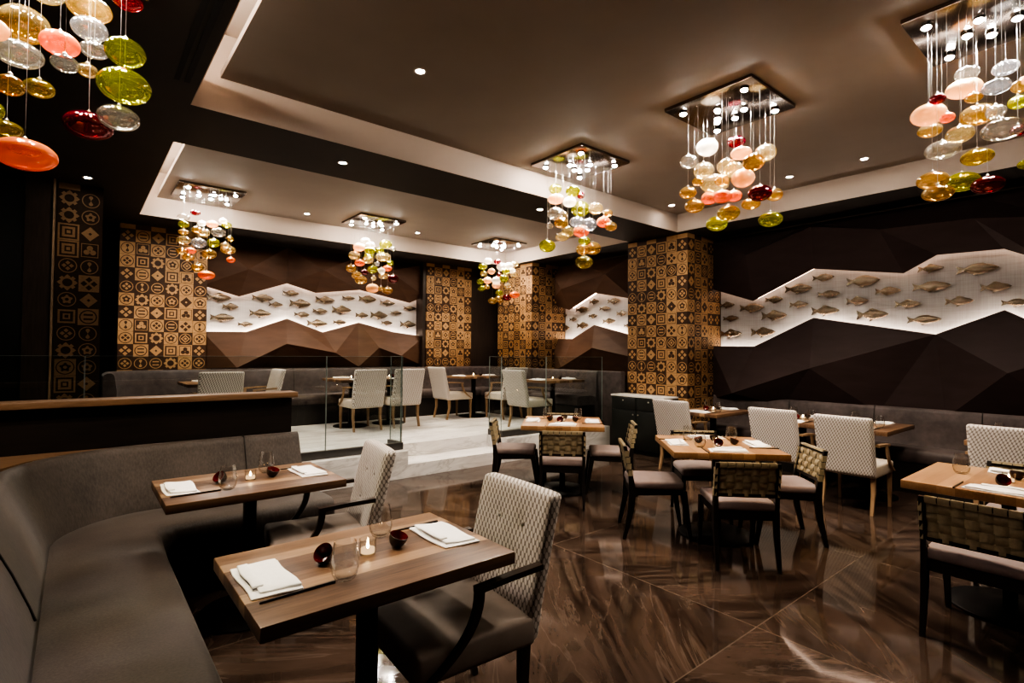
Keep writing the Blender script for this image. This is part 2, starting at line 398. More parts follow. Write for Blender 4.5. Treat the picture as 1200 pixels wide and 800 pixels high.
DATA_S = '''{"globes":{"C":{"c":[4.13,2.22],"z":3.5,"b":[[4.139,2.423,3.273,0.091,0.8,"W"],[4.354,2.276,3.33,0.075,0.62,"R"],[3.804,2.391,3.059,0.068,0.79,"C"],[3.904,2.002,3.042,0.076,0.6,"P"],[4.332,2.017,3.157,0.084,0.8,"G"],[3.835,1.874,2.921,0.077,0.76,"A"],[4.123,2.448,3.077,0.084,0.8,"G"],[3.91,2.125,2.974,0.071,0.8,"G"],[4.068,2.148,2.99,0.077,0.74,"G"],[4.023,2.049,2.887,0.087,0.8,"P"],[3.873,2.349,2.903,0.046,0.73,"A"],[4.171,2.373,2.954,0.118,0.63,"G"],[4.014,2.219,2.91,0.058,0.79,"A"],[4.053,2.553,2.894,0.072,0.69,"A"],[4.294,2.494,2.881,0.069,0.8,"K"],[3.817,2.11,2.717,0.071,0.67,"K"],[4.169,2.201,2.81,0.063,0.73,"K"],[3.92,1.867,2.707,0.084,0.7,"R"],[4.191,1.883,2.752,0.062,0.8,"A"],[4.137,2.543,2.792,0.082,0.72,"A"],[4.23,2.089,2.731,0.074,0.61,"A"],[3.969,2.14,2.621,0.086,0.67,"O"],[4.411,2.489,2.672,0.093,0.7,"Y"],[4.081,1.863,2.536,0.086,0.64,"Y"]]},"D":{"c":[4.22,0.6],"z":3.5,"b":[[3.879,0.8,3.009,0.042,0.69,"R"],[4.561,0.8,3.293,0.1,0.57,"P"],[4.032,0.693,3.171,0.062,0.56,"C"],[4.425,0.575,3.293,0.068,0.6,"S"],[3.908,0.546,2.994,0.066,0.57,"S"],[3.868,0.636,2.953,0.042,0.56,"A"],[4.025,0.462,3.004,0.045,0.75,"A"],[4.029,0.876,2.987,0.092,0.67,"P"],[3.927,0.765,2.902,0.038,0.75,"K"],[4.38,0.945,3.007,0.071,0.58,"A"],[4.412,0.707,3.041,0.095,0.64,"A"],[4.192,0.59,2.953,0.05,0.8,"C"],[3.995,0.721,2.808,0.07,0.68,"G"],[4.353,0.875,2.849,0.098,0.59,"C"],[4.362,0.704,2.757,0.085,0.56,"O"],[3.872,0.518,2.737,0.094,0.58,"C"],[4.344,0.513,2.858,0.04,0.8,"R"],[4.465,0.526,3.073,0.05,0.8,"Y"],[4.121,0.878,2.599,0.085,0.62,"A"],[4.487,0.802,2.649,0.098,0.61,"Y"],[4.043,0.608,2.491,0.078,0.62,"R"],[3.872,0.802,2.453,0.079,0.56,"A"],[4.048,0.446,2.569,0.04,0.64,"Y"],[3.922,0.396,2.99,0.053,0.65,"P"],[4.049,0.4,2.803,0.061,0.64,"A"]]},"B":{"c":[4.13,3.9],"z":3.5,"b":[[4.059,4.204,3.317,0.073,0.71,"Y"],[3.969,4.099,3.163,0.087,0.63,"P"],[3.848,3.729,3.137,0.073,0.76,"Y"],[4.403,4.143,3.297,0.048,0.8,"R"],[4.183,4.103,3.172,0.075,0.75,"W"],[4.373,4.12,3.135,0.106,0.8,"Y"],[4.23,3.765,3.04,0.079,0.8,"G"],[4.413,3.755,3.019,0.053,0.8,"A"],[3.901,4.033,2.98,0.086,0.79,"C"],[4.13,4.152,3.029,0.052,0.8,"G"],[3.936,3.981,2.879,0.077,0.73,"A"],[3.888,4.108,2.863,0.039,0.8,"C"],[3.819,3.767,2.728,0.065,0.8,"G"],[4.167,4.2,2.799,0.077,0.62,"G"],[4.015,3.828,2.872,0.081,0.67,"S"],[3.914,3.563,2.781,0.076,0.8,"S"],[4.342,4.076,2.869,0.091,0.74,"K"],[4.361,3.767,2.917,0.073,0.8,"K"],[4.327,3.636,2.84,0.063,0.74,"A"],[3.846,4.099,2.639,0.088,0.76,"Y"],[3.939,3.652,2.634,0.061,0.71,"Y"],[4.221,3.937,2.629,0.075,0.8,"A"],[4.486,4.032,2.687,0.092,0.79,"A"],[3.86,3.583,2.402,0.086,0.75,"O"]]},"E":{"c":[1.29,7.8],"z":3.5,"b":[[1.164,7.903,3.286,0.061,0.56,"R"],[0.994,7.598,3.138,0.072,0.56,"C"],[0.99,7.556,3.044,0.061,0.69,"Y"],[1.066,8.122,3.059,0.065,0.56,"A"],[1.25,7.987,3.174,0.05,0.75,"W"],[1.328,7.734,3.131,0.07,0.65,"P"],[1.457,7.745,3.2,0.05,0.67,"W"],[1.528,7.899,3.184,0.064,0.6,"Y"],[1.144,7.641,3.014,0.055,0.79,"A"],[1.263,7.904,3.042,0.074,0.72,"G"],[1.355,7.478,2.983,0.084,0.67,"C"],[1.543,7.748,2.975,0.043,0.8,"A"],[0.985,7.488,2.836,0.076,0.65,"G"],[1.166,7.618,2.848,0.087,0.73,"S"],[1.374,7.886,2.918,0.076,0.78,"Y"],[1.44,7.503,2.832,0.057,0.8,"G"],[1.583,8.064,2.88,0.097,0.59,"A"],[0.983,7.566,2.712,0.065,0.65,"A"],[1.113,7.865,2.781,0.064,0.62,"K"],[1.061,7.643,2.655,0.07,0.56,"A"],[1.264,7.505,2.705,0.084,0.71,"A"],[1.608,8.005,2.738,0.055,0.73,"K"],[1.232,8.116,2.609,0.076,0.78,"A"],[1.291,7.823,2.478,0.1,0.56,"K"]]},"F":{"c":[3.57,7.78],"z":3.5,"b":[[3.584,8.124,3.298,0.077,0.69,"W"],[3.362,7.837,3.121,0.092,0.7,"P"],[3.475,7.681,3.14,0.074,0.75,"W"],[3.82,7.868,3.234,0.102,0.62,"Y"],[3.768,7.497,3.091,0.042,0.8,"C"],[3.422,7.582,3.037,0.086,0.63,"Y"],[3.846,8.136,3.181,0.07,0.8,"Y"],[3.308,7.883,2.992,0.092,0.75,"G"],[3.8,7.906,3.028,0.126,0.56,"G"],[3.608,8.035,3.031,0.077,0.8,"Y"],[3.281,7.618,2.837,0.077,0.65,"K"],[3.422,7.642,2.901,0.082,0.67,"G"],[3.566,7.627,2.853,0.042,0.8,"S"],[3.799,7.652,2.901,0.052,0.8,"Y"],[3.859,7.874,2.85,0.073,0.67,"K"],[3.243,7.854,2.781,0.078,0.8,"A"],[3.28,7.44,2.675,0.053,0.8,"R"],[3.432,7.492,2.741,0.082,0.67,"Y"],[3.606,7.558,2.749,0.056,0.8,"W"],[3.429,8.068,2.714,0.086,0.67,"A"],[3.851,7.982,2.737,0.089,0.56,"G"],[3.398,7.835,2.613,0.093,0.7,"A"],[3.592,7.793,2.654,0.043,0.8,"G"],[3.752,7.452,2.625,0.084,0.78,"R"],[3.611,7.882,2.507,0.101,0.71,"P"],[3.64,7.64,2.479,0.047,0.8,"A"],[3.906,7.959,2.504,0.089,0.67,"A"]]},"G":{"c":[6.08,7.8],"z":3.5,"b":[[5.8,7.757,3.175,0.079,0.71,"W"],[6.23,8.04,3.252,0.068,0.71,"R"],[5.744,7.843,3.082,0.084,0.61,"Y"],[6.362,8.057,3.167,0.109,0.73,"W"],[6.219,7.674,3.123,0.086,0.78,"W"],[6.432,7.749,3.193,0.077,0.75,"G"],[5.788,7.638,2.975,0.069,0.8,"P"],[5.738,7.804,2.945,0.065,0.8,"G"],[6.097,7.606,3.004,0.075,0.75,"Y"],[6.003,7.701,2.943,0.042,0.8,"R"],[6.363,7.749,3.057,0.068,0.71,"W"],[5.731,7.897,2.804,0.07,0.73,"Y"],[6.006,8.043,2.871,0.082,0.8,"P"],[6.027,7.803,2.848,0.086,0.8,"W"],[5.987,7.523,2.851,0.083,0.78,"Y"],[6.329,7.649,2.969,0.072,0.73,"G"],[6.246,8.085,2.804,0.084,0.8,"P"],[5.732,7.865,2.677,0.07,0.67,"Y"],[5.934,7.975,2.731,0.057,0.8,"A"],[6.37,7.884,2.778,0.078,0.75,"G"],[6.094,7.798,2.62,0.072,0.8,"Y"],[6.386,7.7,2.599,0.097,0.65,"K"],[6.397,7.944,2.563,0.089,0.72,"R"],[5.884,7.727,2.448,0.084,0.67,"A"],[6.324,8.106,2.542,0.089,0.78,"A"]]},"A":{"c":[-0.12,2.85],"z":3.29,"b":[[-0.205,3.187,2.945,0.094,0.79,"A"],[-0.21,2.995,2.727,0.086,0.56,"C"],[-0.073,2.763,2.718,0.066,0.69,"K"],[0.018,3.049,3.04,0.085,0.56,"A"],[0.15,2.946,3.081,0.062,0.56,"R"],[0.019,2.968,2.91,0.068,0.67,"S"],[0.036,2.91,2.796,0.053,0.6,"C"],[-0.051,2.504,2.536,0.043,0.67,"C"],[0.016,3.183,2.813,0.042,0.73,"G"],[0.124,2.492,2.636,0.067,0.76,"Y"],[0.131,2.654,2.571,0.093,0.7,"Y"],[0.121,2.777,2.479,0.076,0.64,"C"],[0.024,2.994,2.492,0.092,0.6,"R"],[-0.148,3.128,2.653,0.056,0.69,"O"],[-0.201,2.598,2.444,0.044,0.8,"A"],[-0.248,3.124,2.444,0.057,0.56,"O"],[-0.168,2.783,2.255,0.102,0.56,"K"],[-0.137,3.104,3.083,0.073,0.64,"G"],[-0.277,2.721,2.684,0.065,0.62,"P"],[-0.313,3.012,2.477,0.07,0.65,"Y"]]}},"back_up":{"v":{"u0":[1.493,9.38,2.508],"u1":[2.014,9.38,2.373],"u2":[2.749,9.38,2.651],"u3":[3.238,9.38,2.527],"u4":[4.043,9.38,2.645],"u5":[5.077,9.38,2.473],"u6":[5.411,9.38,2.628],"r1":[2.094,9.12,2.795],"r3":[3.278,9.12,2.905],"r5":[4.511,9.12,3.016],"T0":[1.502,9.38,3.27],"T1":[2.182,9.38,3.27],"T2":[2.758,9.38,3.27],"T3":[4.05,9.38,3.27],"T4":[5.417,9.38,3.27]},"t":["u0 u1 r1","u1 u2 r1","u2 u3 r3","u3 u4 r3","u4 u5 r5","u5 u6 r5","T0 u0 r1","T0 r1 T1","T1 r1 T2","r1 u2 T2","u2 r3 T2","T2 r3 T3","r3 u4 T3","u4 r5 T3","T3 r5 T4","r5 u6 T4"],"edge":["u0","u1","u2","u3","u4","u5","u6"]},"back_lo":{"v":{"l0":[1.506,9.38,1.795],"l1":[2.127,9.38,1.809],"l2":[2.759,9.38,2.055],"l3":[3.371,9.38,1.841],"l4":[4.032,9.38,2.042],"l5":[4.719,9.38,1.89],"l6":[5.422,9.38,1.816],"a0":[1.954,9.14,1.236],"a1":[2.695,9.14,1.623],"a2":[3.518,9.14,1.48],"a3":[3.941,9.14,1.232],"a4":[4.341,9.14,1.577],"a5":[4.791,9.14,1.431],"b0":[1.502,9.38,1.222],"b1":[2.364,9.38,1.222],"b2":[3.385,9.38,1.222],"b3":[4.61,9.38,1.222],"b4":[5.417,9.38,1.222]},"t":["l0 a0 l1","l1 a0 a1","l1 a1 l2","l2 a1 a2","l2 a2 l3","l3 a2 l4","l4 a2 a3","l4 a3 a4","l4 a4 l5","l5 a4 a5","l5 a5 l6","l0 b0 a0","b0 b1 a0","a0 b1 a1","a1 b1 b2","a1 b2 a2","a2 b2 a3","b2 b3 a3","a3 b3 a4","a4 b3 a5","b3 b4 a5","a5 b4 l6"],"edge":["l0","l1","l2","l3","l4","l5","l6"]},"right_up":{"v":{"u0":[7.62,4.4,2.523],"u1":[7.62,3.734,2.285],"u2":[7.62,2.904,2.659],"u3":[7.62,1.909,2.488],"u4":[7.62,1.591,2.664],"u5":[7.62,1.02,2.65],"u6":[7.62,0.682,2.465],"u7":[7.62,0.378,2.475],"r0":[7.36,3.714,2.921],"r1":[7.36,2.843,3.174],"r2":[7.36,2.087,3.005],"r3":[7.36,1.227,2.973],"r4":[7.36,0.579,2.876],"T0":[7.62,4.4,3.27],"T1":[7.62,2.946,3.27],"T2":[7.62,2.164,3.27],"T3":[7.62,1.276,3.27],"T4":[7.62,0.379,3.27]},"t":["u0 u1 r0","u1 u2 r0","r0 u2 r1","u2 r2 r1","u2 u3 r2","u3 u4 r2","u4 r3 r2","u4 u5 r3","u5 u6 r3","u6 r4 r3","u6 u7 r4","T0 u0 r0","T0 r0 T1","r0 r1 T1","T1 r1 r2","T1 r2 T2","T2 r2 r3","T2 r3 T3","T3 r3 r4","T3 r4 T4","r4 u7 T4"],"edge":["u0","u1","u2","u3","u4","u5","u6","u7"]},"right_lo":{"v":{"l0":[7.62,4.4,1.633],"l1":[7.62,3.723,1.621],"l2":[7.62,2.914,2.004],"l3":[7.62,1.61,1.752],"l4":[7.62,1.02,1.999],"l5":[7.62,0.689,1.782],"l6":[7.62,0.385,1.8],"a0":[7.38,3.934,0.941],"a1":[7.38,2.875,1.332],"a2":[7.38,0.973,1.333],"a3":[7.38,0.538,1.529],"b0":[7.62,4.4,0.8],"b1":[7.62,3.309,0.8],"b2":[7.62,2.179,0.8],"b3":[7.62,1.529,0.8],"b4":[7.62,0.379,0.8]},"t":["l0 a0 l1","l1 a0 a1","l1 a1 l2","l2 a1 l3","l3 a1 b2","l3 b2 b3","l3 b3 a2","l3 a2 l4","l4 a2 a3","l4 a3 l5","l5 a3 l6","l0 b0 a0","b0 b1 a0","a0 b1 a1","a1 b1 b2","a2 b3 b4","a2 b4 a3","a3 b4 l6"],"edge":["l0","l1","l2","l3","l4","l5","l6"]},"mid_up":{"v":{"u0":[7.62,8.047,2.534],"u1":[7.62,7.469,2.371],"u2":[7.62,6.792,2.654],"u3":[7.62,5.88,2.473],"r0":[7.36,7.44,2.763],"r1":[7.36,6.323,2.935],"T0":[7.62,8.048,3.27],"T1":[7.62,7.168,3.27],"T2":[7.62,5.88,3.27]},"t":["u0 u1 r0","u1 u2 r0","r0 u2 r1","u2 u3 r1","T0 u0 r0","T0 r0 T1","r0 r1 T1","T1 r1 T2","r1 u3 T2"],"edge":["u0","u1","u2","u3"]},"mid_lo":{"v":{"l0":[7.62,8.041,1.799],"l1":[7.62,7.382,1.788],"l2":[7.62,6.805,2.048],"l3":[7.62,5.878,1.826],"a0":[7.38,7.447,1.23],"a1":[7.38,6.64,1.606],"a2":[7.38,5.737,1.449],"b0":[7.62,8.048,1.1],"b1":[7.62,6.862,1.1],"b2":[7.62,5.88,1.1]},"t":["l0 a0 l1","l1 a0 a1","l1 a1 l2","l2 a1 a2","l2 a2 l3","l0 b0 a0","b0 b1 a0","a0 b1 a1","a1 b1 b2","a1 b2 a2","a2 b2 l3"],"edge":["l0","l1","l2","l3"]},"fish_back":[[1.744,9.46,2.347,0.353],[1.792,9.46,2.029,0.355],[1.909,9.46,2.211,0.245],[2.134,9.46,1.935,0.238],[2.358,9.46,2.123,0.345],[2.394,9.46,2.384,0.348],[2.6,9.46,2.288,0.239],[2.841,9.46,2.502,0.281],[3.001,9.46,2.331,0.365],[3.031,9.46,2.141,0.271],[3.299,9.46,1.996,0.368],[3.348,9.46,2.222,0.265],[3.438,9.46,2.424,0.352],[3.706,9.46,2.035,0.252],[3.74,9.46,2.262,0.367],[3.868,9.46,2.491,0.247],[4.131,9.46,2.184,0.255],[4.237,9.46,2.498,0.359],[4.476,9.46,2.202,0.36],[4.639,9.46,2.063,0.242],[4.646,9.46,2.45,0.327],[4.831,9.46,2.267,0.248],[5.095,9.46,2.051,0.353],[5.13,9.46,2.375,0.289]],"fish_right":[[7.79,4.228,2.271,0.25],[7.79,4.165,2.062,0.256],[7.79,4.165,1.826,0.349],[7.79,3.835,2.204,0.371],[7.79,3.67,1.835,0.358],[7.79,3.508,2.305,0.257],[7.79,3.509,2.072,0.363],[7.79,3.176,2.432,0.362],[7.79,3.169,2.21,0.251],[7.79,2.854,2.554,0.271],[7.79,2.832,2.102,0.344],[7.79,2.787,2.327,0.273],[7.79,2.451,2.21,0.253],[7.79,2.387,2.462,0.375],[7.79,2.285,2.022,0.349],[7.79,2.117,2.31,0.27],[7.79,1.913,2.134,0.265],[7.79,1.756,1.935,0.334],[7.79,1.688,2.54,0.252],[7.79,1.681,2.326,0.37],[7.79,1.428,2.134,0.26],[7.79,1.268,2.484,0.37],[7.79,1.115,2.267,0.262],[7.79,0.954,2.085,0.24]],"fish_mid":[[7.79,7.858,2.288,0.314],[7.79,7.793,2.028,0.342],[7.79,7.514,2.193,0.227],[7.79,7.28,2.379,0.348],[7.79,7.255,2.058,0.316],[7.79,6.985,2.236,0.233],[7.79,6.959,2.514,0.25],[7.79,6.689,2.365,0.264],[7.79,6.582,2.116,0.312],[7.79,6.466,2.492,0.308],[7.79,6.278,2.249,0.248],[7.79,6.13,2.019,0.194]]}'''
# ================================================================== the room
ZP = .32            # raised dining level
ZS = 3.29           # dark soffit
ZC = 3.55           # recessed ceiling panels
struct('floor', MB().b2((-4, -3, -.1), (8.1, 5.72, 0)).mesh('floor', ['floor']))
mb = MB()
mb.b2((-4, 5.70, 0), (3.095, 6.16, ZP)); mb.b2((4.615, 5.70, 0), (8.1, 6.16, ZP)); mb.b2((-4, 6.16, 0), (8.1, 10, ZP))
struct('floor_platform', mb.mesh('platform', ['marble']), 'raised white marble dining floor')
struct('trim_step', MB().b2((3.095, 5.70, 0), (4.615, 6.16, .158)).mesh('step', ['marble']), 'white marble step up to the raised floor')
# ceiling: dark soffit ring with two recesses, paler panels above
mb = MB()
for lo, hi in (((-4, -3), (.61, 10)), ((6.79, -3), (8.1, 10)), ((.61, 4.455), (6.79, 5.34)), ((.61, 8.5), (6.79, 10))):
    mb.b2((lo[0], lo[1], ZS), (hi[0], hi[1], ZS+.22 if lo[0] < 0 else ZS+.5))
struct('ceiling_soffit', mb.mesh('soffit', ['soffit']), 'dark lowered ceiling bands')
mb = MB(); e = .006
for y0, y1 in ((-3, 4.455), (5.34, 8.5)):
    mb.b2((6.79-e, y0+e, ZS+.001), (6.79, y1, ZC))                   # right reveal
    mb.b2((.61, y1-e, ZS+.001), (6.79-e, y1, ZS+.6))                 # far reveal
    mb.b2((.61, y0, ZS+.001), (6.79-e, y0+e, ZS+.6))                 # near reveal
    mb.b2((.61, y0+e, ZS+.001), (.61+e, y1-e, ZS+.22))               # left reveal
    mb.b2((.1, y0+e, ZS+.6), (1.0, y1-e, ZS+.62))                    # cove lid
    mb.b2((.08, y0+e, ZS+.22), (.1, y1-e, ZS+.62))
struct('trim_reveal', mb.mesh('reveal', ['reveal']), 'cream sides of the ceiling recesses')
mb = MB()
for y0, y1 in ((-3, 4.455), (5.34, 8.5)): mb.b2((.80, y0+.008, ZC), (6.784, y1-.008, ZC+.05))
struct('ceiling', mb.mesh('ceiling', ['ceil']))
mb = MB()
for y0, y1 in ((-2.9, 4.1), (5.6, 8.2)): mb.b2((.30, y0, ZS+.225), (.36, y1, ZS+.26))
o = obj('cove_strip_light', mb.mesh('cove', ['cove'])); tag(o, 'hidden warm light strip in the slot along the left edge of the ceiling recesses', 'strip light')
# walls
struct('wall_back', MB().b2((-4, 9.9, 0), (8.1, 10, 3.9)).mesh('wb', ['wall_dark']))
struct('wall_right', MB().b2((8.0, -3, 0), (8.1, 9.9, 3.9)).mesh('wr', ['wall_dark']))
struct('wall_left', MB().b2((-4.1, -3, 0), (-4, 10, 3.9)).mesh('wl', ['black']))
struct('wall_front', MB().b2((-4.1, -3.1, 0), (8.1, -3, 3.9)).mesh('wf', ['black']))
struct('wall_back_niche', MB().b2((1.5, 9.5, 1.2), (5.4, 9.6, 3.28)).mesh('nb', ['niche']), 'pale plaster back of the long rear niche')
struct('wall_right_niche', MB().b2((7.83, .34, .8), (7.95, 4.36, 3.28)).mesh('nr', ['niche_r_dim']), 'pale plaster back of the right wall niche')
struct('wall_middle_niche', MB().b2((7.83, 5.43, 1.3), (7.95, 7.80, 3.28)).mesh('nm', ['niche']), 'pale plaster back of the short corner niche')
struct('wall_corner', MB().b2((6.46, 9.28, ZP), (8.0, 9.9, ZS)).mesh('wc', ['wall_dark']), 'dark brown panelled corner')
# dark wood returns that frame the rear niche
struct('trim_niche', MB().b2((5.30, 9.24, ZP), (5.37, 9.5, ZS)).mesh('tn', ['wall_dark']))

# ---- patterned tile cladding
T = .1815; Z0 = 1.31
def tile_motif(mb, kind, dark_bg, P, U, N, s):
    """P centre, U across, N outward; inlay polygons lie a hair proud of the tile"""
    Vv = Vector((0, 0, 1)); U = Vector(U); N = Vector(N); P = Vector(P)
    fg, bg = (0, 1) if dark_bg else (1, 0)
    h = s/2
    def poly(pts, mat, lift):
        mb.add([P+U*(x*s)+Vv*(y*s)+N*lift for x, y in pts], [tuple(range(len(pts)))], mat)
    def ring(r0, r1, mat, lift, n=22):
        vs = []; fs = []
        for k in range(n):
            t = 2*PI*k/n
            for r in (r0, r1): vs.append(P+U*(r*s*math.cos(t))+Vv*(r*s*math.sin(t))+N*lift)
        for k in range(n): a = 2*k; b = 2*((k+1) % n); fs.append((a, a+1, b+1, b))
        mb.add(vs, fs, mat)
    def disc(cx, cy, r, mat, lift, n=18, ph=0): poly([(cx+r*math.cos(2*PI*k/n+ph), cy+r*math.sin(2*PI*k/n+ph)) for k in range(n)], mat, lift)
    def dia(cx, cy, r, mat, lift): poly([(cx+r, cy), (cx, cy+r), (cx-r, cy), (cx, cy-r)], mat, lift)
    def sq(r, mat, lift): poly([(-r, -r), (r, -r), (r, r), (-r, r)], mat, lift)
    L = [.0015, .0022, .0029, .0036, .0043]
    poly([(-.49, -.49), (.49, -.49), (.49, .49), (-.49, .49)], bg, L[0])
    if kind == 'P':
        for x, y in ((.24, 0), (-.24, 0), (0, .24), (0, -.24)): dia(x, y, .165, fg, L[1])
    elif kind == 'E':
        ring(.36, .42, fg, L[1])
        for y in (-.13, .13): poly([(-.22, y-.05), (.22, y-.05), (.22, y+.05), (-.22, y+.05)], fg, L[1])
    elif kind == 'D':
        dia(0, 0, .43, fg, L[1]); dia(0, 0, .09, bg, L[2])
    elif kind == 'S':
        sq(.40, fg, L[1]); sq(.30, bg, L[2]); sq(.17, fg, L[3]); sq(.09, bg, L[4])
    elif kind == 'T':
        sq(.41, fg, L[1]); sq(.37, bg, L[2])
        for x, y in ((0, .14), (-.15, -.11), (.15, -.11)): disc(x, y, .15, fg, L[3])
    elif kind == 'H':
        ring(.38, .43, fg, L[1]); disc(0, .2, .1, fg, L[1]); disc(0, -.2, .1, fg, L[1]); poly([(-.1, .2), (.1, .2), (0, 0)], fg, L[2]); poly([(-.1, -.2), (0, 0), (.1, -.2)], fg, L[2])
    elif kind == 'Q':
        ring(.38, .43, fg, L[1])
        for x, y in ((.17, 0), (-.17, 0), (0, .17), (0, -.17)): dia(x, y, .12, fg, L[1])
    elif kind == 'F':
        disc(0, 0, .35, fg, L[1], 16)
        for k in range(8): t = PI/4*k; dia(.35*math.cos(t), .35*math.sin(t), .13, fg, L[2])
        disc(0, 0, .23, bg, L[3])
    elif kind == 'C':
        ring(.38, .43, fg, L[1]); disc(0, 0, .24, fg, L[1], 5, PI/2); disc(0, 0, .09, bg, L[2])
        for k in range(5): t = PI/2+2*PI*k/5; disc(.2*math.cos(t), .2*math.sin(t), .07, fg, L[2], 10)
    elif kind == 'X':
        ring(.38, .43, fg, L[1]); dia(0, 0, .33, fg, L[1]); dia(0, 0, .22, bg, L[2]); dia(0, 0, .12, fg, L[3])
ROWS = {'a': ('PEDSTP', 'DLDLLD'), 'b': ('HTQEPH', 'LDLDLL'), 'c': ('QSFCXQ', 'LDDLDL'), 'e': ('QHEFQQ', 'DDDDLD'), 'f': ('CFQCDC', 'LDLDLL'),
        'g': ('FC', 'DD'), 'h': ('FH', 'DD'), 'i': ('SD', 'LD'), 'j': ('ST', 'LD'), 'k': ('QH', 'DD'), 'l': ('FP', 'DL'), 'm': ('CD', 'DD'), 'n': ('SE', 'DL'), 'o': ('EP', 'LD'), 'p': ('CC', 'LD')}
SEQ = 'eacbaf'
def tile_face(mb, start, U, N, ncol, z0, z1, seq=SEQ, part=None, shift=0, gap=.003):
    """tiles from the point start (x,y) running along U"""
    U = Vector(U)
    i0 = math.floor((z0-(Z0-T/2))/T); i1 = math.ceil((z1-(Z0-T/2))/T)
    for i in range(i0, i1):
        zc = Z0+T*i
        pat, bgs = ROWS[seq[i % len(seq)]]
        cut_lo = max(z0, zc-T/2); cut_hi = min(z1, zc+T/2)
        if cut_hi-cut_lo < T*.97: # cut tile: plain field
            for j in range(ncol):
                p = Vector((start[0], start[1], (cut_lo+cut_hi)/2))+U*(T*(j+.5))
                d = bgs[(j+shift) % len(bgs)] == 'D'
                hh = (cut_hi-cut_lo)/2-.001
                mb.add([p+U*(a*T*.49)+Vector((0, 0, b*hh))+Vector(N)*.0015 for a, b in ((-1,-1),(1,-1),(1,1),(-1,1))], [(0,1,2,3)], 1 if d else 0)
            continue
        for j in range(ncol):
            q = (j+shift) % len(pat)
            tile_motif(mb, pat[q], bgs[q] == 'D', (start[0]+U.x*T*(j+.5), start[1]+U.y*T*(j+.5), zc), U, N, T)
def column(name, x0, y0, x1, y1, z0, faces, label):
    mb = MB(); mb.b2((x0+.001, y0+.001, z0), (x1, y1, ZS), 1)
    for start, U, N, n, sh in faces: tile_face(mb, start, U, N, n, max(z0, 0)+.001, ZS-.005, shift=sh)
    return struct(name, mb.mesh(name, ['tile_light', 'tile_dark'], fix=False), label)
column('wall_column_rear_left', .445, 9.22, 1.534, 9.9, ZP, [((.445, 9.22), (1,0,0), (0,-1,0), 6, 0), ((.445, 9.22+3*T), (0,-1,0), (-1,0,0), 3, 3)], 'column clad in patterned brown and tan tiles, left of the rear niche')
column('wall_column_rear_right', 5.37, 9.22, 6.459, 9.9, ZP, [((5.37, 9.22), (1,0,0), (0,-1,0), 6, 0), ((5.37, 9.22+3*T), (0,-1,0), (-1,0,0), 3, 3)], 'column clad in patterned tiles, right of the rear niche')
column('wall_column_corner', 6.90, 7.78, 8.0, 8.869, ZP, [((6.90, 7.78+6*T), (0,-1,0), (-1,0,0), 6, 0), ((6.90, 7.78), (1,0,0), (0,-1,0), 5, 2)], 'tile-clad column in the far corner')
column('wall_column_right', 6.90, 4.35, 8.0, 5.439, 0, [((6.90, 4.35+6*T), (0,-1,0), (-1,0,0), 6, 0), ((6.90, 4.35), (1,0,0), (0,-1,0), 5, 2)], 'large tile-clad column behind the black console')
column('wall_column_near', 6.90, -.75, 8.0, .339, 0, [((6.90, -.75+6*T), (0,-1,0), (-1,0,0), 6, 0)], 'tile-clad column at the near end of the right wall')
# dim tiled pier and door post at the far left
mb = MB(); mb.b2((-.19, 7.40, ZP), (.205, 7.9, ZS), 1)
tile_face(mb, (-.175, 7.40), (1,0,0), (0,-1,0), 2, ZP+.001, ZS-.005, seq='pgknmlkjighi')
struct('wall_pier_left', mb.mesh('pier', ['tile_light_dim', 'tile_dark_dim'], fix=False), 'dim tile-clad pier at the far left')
struct('trim_post', MB().b2((-.43, 7.33, ZP), (-.215, 7.6, ZS)).mesh('post', ['post']), 'plain brown post at the far left')
struct('trim_post_edge', MB().b2((-.213, 7.31, ZP), (-.195, 7.6, ZS)).mesh('postedge', ['brass' if 'brass' in M else 'tanwood']), 'thin tan edge strip on the left post')
mb = MB(); mb.b2((-4, 7.62, ZP), (-.43, 7.9, ZS), 0)
struct('wall_left_screen', mb.mesh('screen', ['black']), 'black wall left of the brown post')
mb = MB()
for x in (.478, .537): mb.b2((x-.016, 1.2, ZS-.004), (x+.016, 4.09, ZS-.0005))
struct('trim_vent', mb.mesh('vent', ['vent']), 'twin black air slots in the dark ceiling')

# ---- faceted wall panels over and under the lit niches
DATA = json.loads(DATA_S)
def facet_panel(key, name, label, mat, back, axis, up):
    d = DATA[key]; V = d['v']; names = list(V); mb = MB()
    ix = {n: i for i, n in enumerate(names)}
    vs = [V[n] for n in names]; fs = [tuple(ix[n] for n in t.split()) for t in d['t']]
    mb.add(vs, fs)
    # lip from the cut edge back toward the plaster
    e = d['edge']
    for a, b in zip(e, e[1:]):
        pa, pb = list(V[a]), list(V[b]); qa, qb = list(pa), list(pb); qa[axis] = back; qb[axis] = back
        dz = .012 if up else -.012
        qa[2] += dz; qb[2] += dz
        mb.add([pa, pb, qb, qa], [(0, 1, 2, 3)])
    me = mb.mesh(name, [mat], fix=False)
    o = obj(name, me); tag(o, label, 'wall panel')
    # light strip tucked behind the lip
    ls = MB()
    off = .050 if up else -.045
    for a, b in zip(e, e[1:]):
        pa, pb = Vector(V[a]), Vector(V[b]); pa[2] += off; pb[2] += off; k_ = .035 if axis == 1 else .10; pa[axis] = back+k_; pb[axis] = back+k_
        ls.bar(pa, pb, (.012, .012), (.012, .012))
    obj('led_strip', ls.mesh('led', [('led_top' if axis == 1 else 'led_top_r') if up else ('led' if axis == 1 else 'led_r')]), o, 'warm glowing light strip')
    return o
facet_panel('back_up', 'faceted_wall_panel', 'dark brown faceted wall panel above the long rear fish niche', 'facet', 9.41, 1, True)
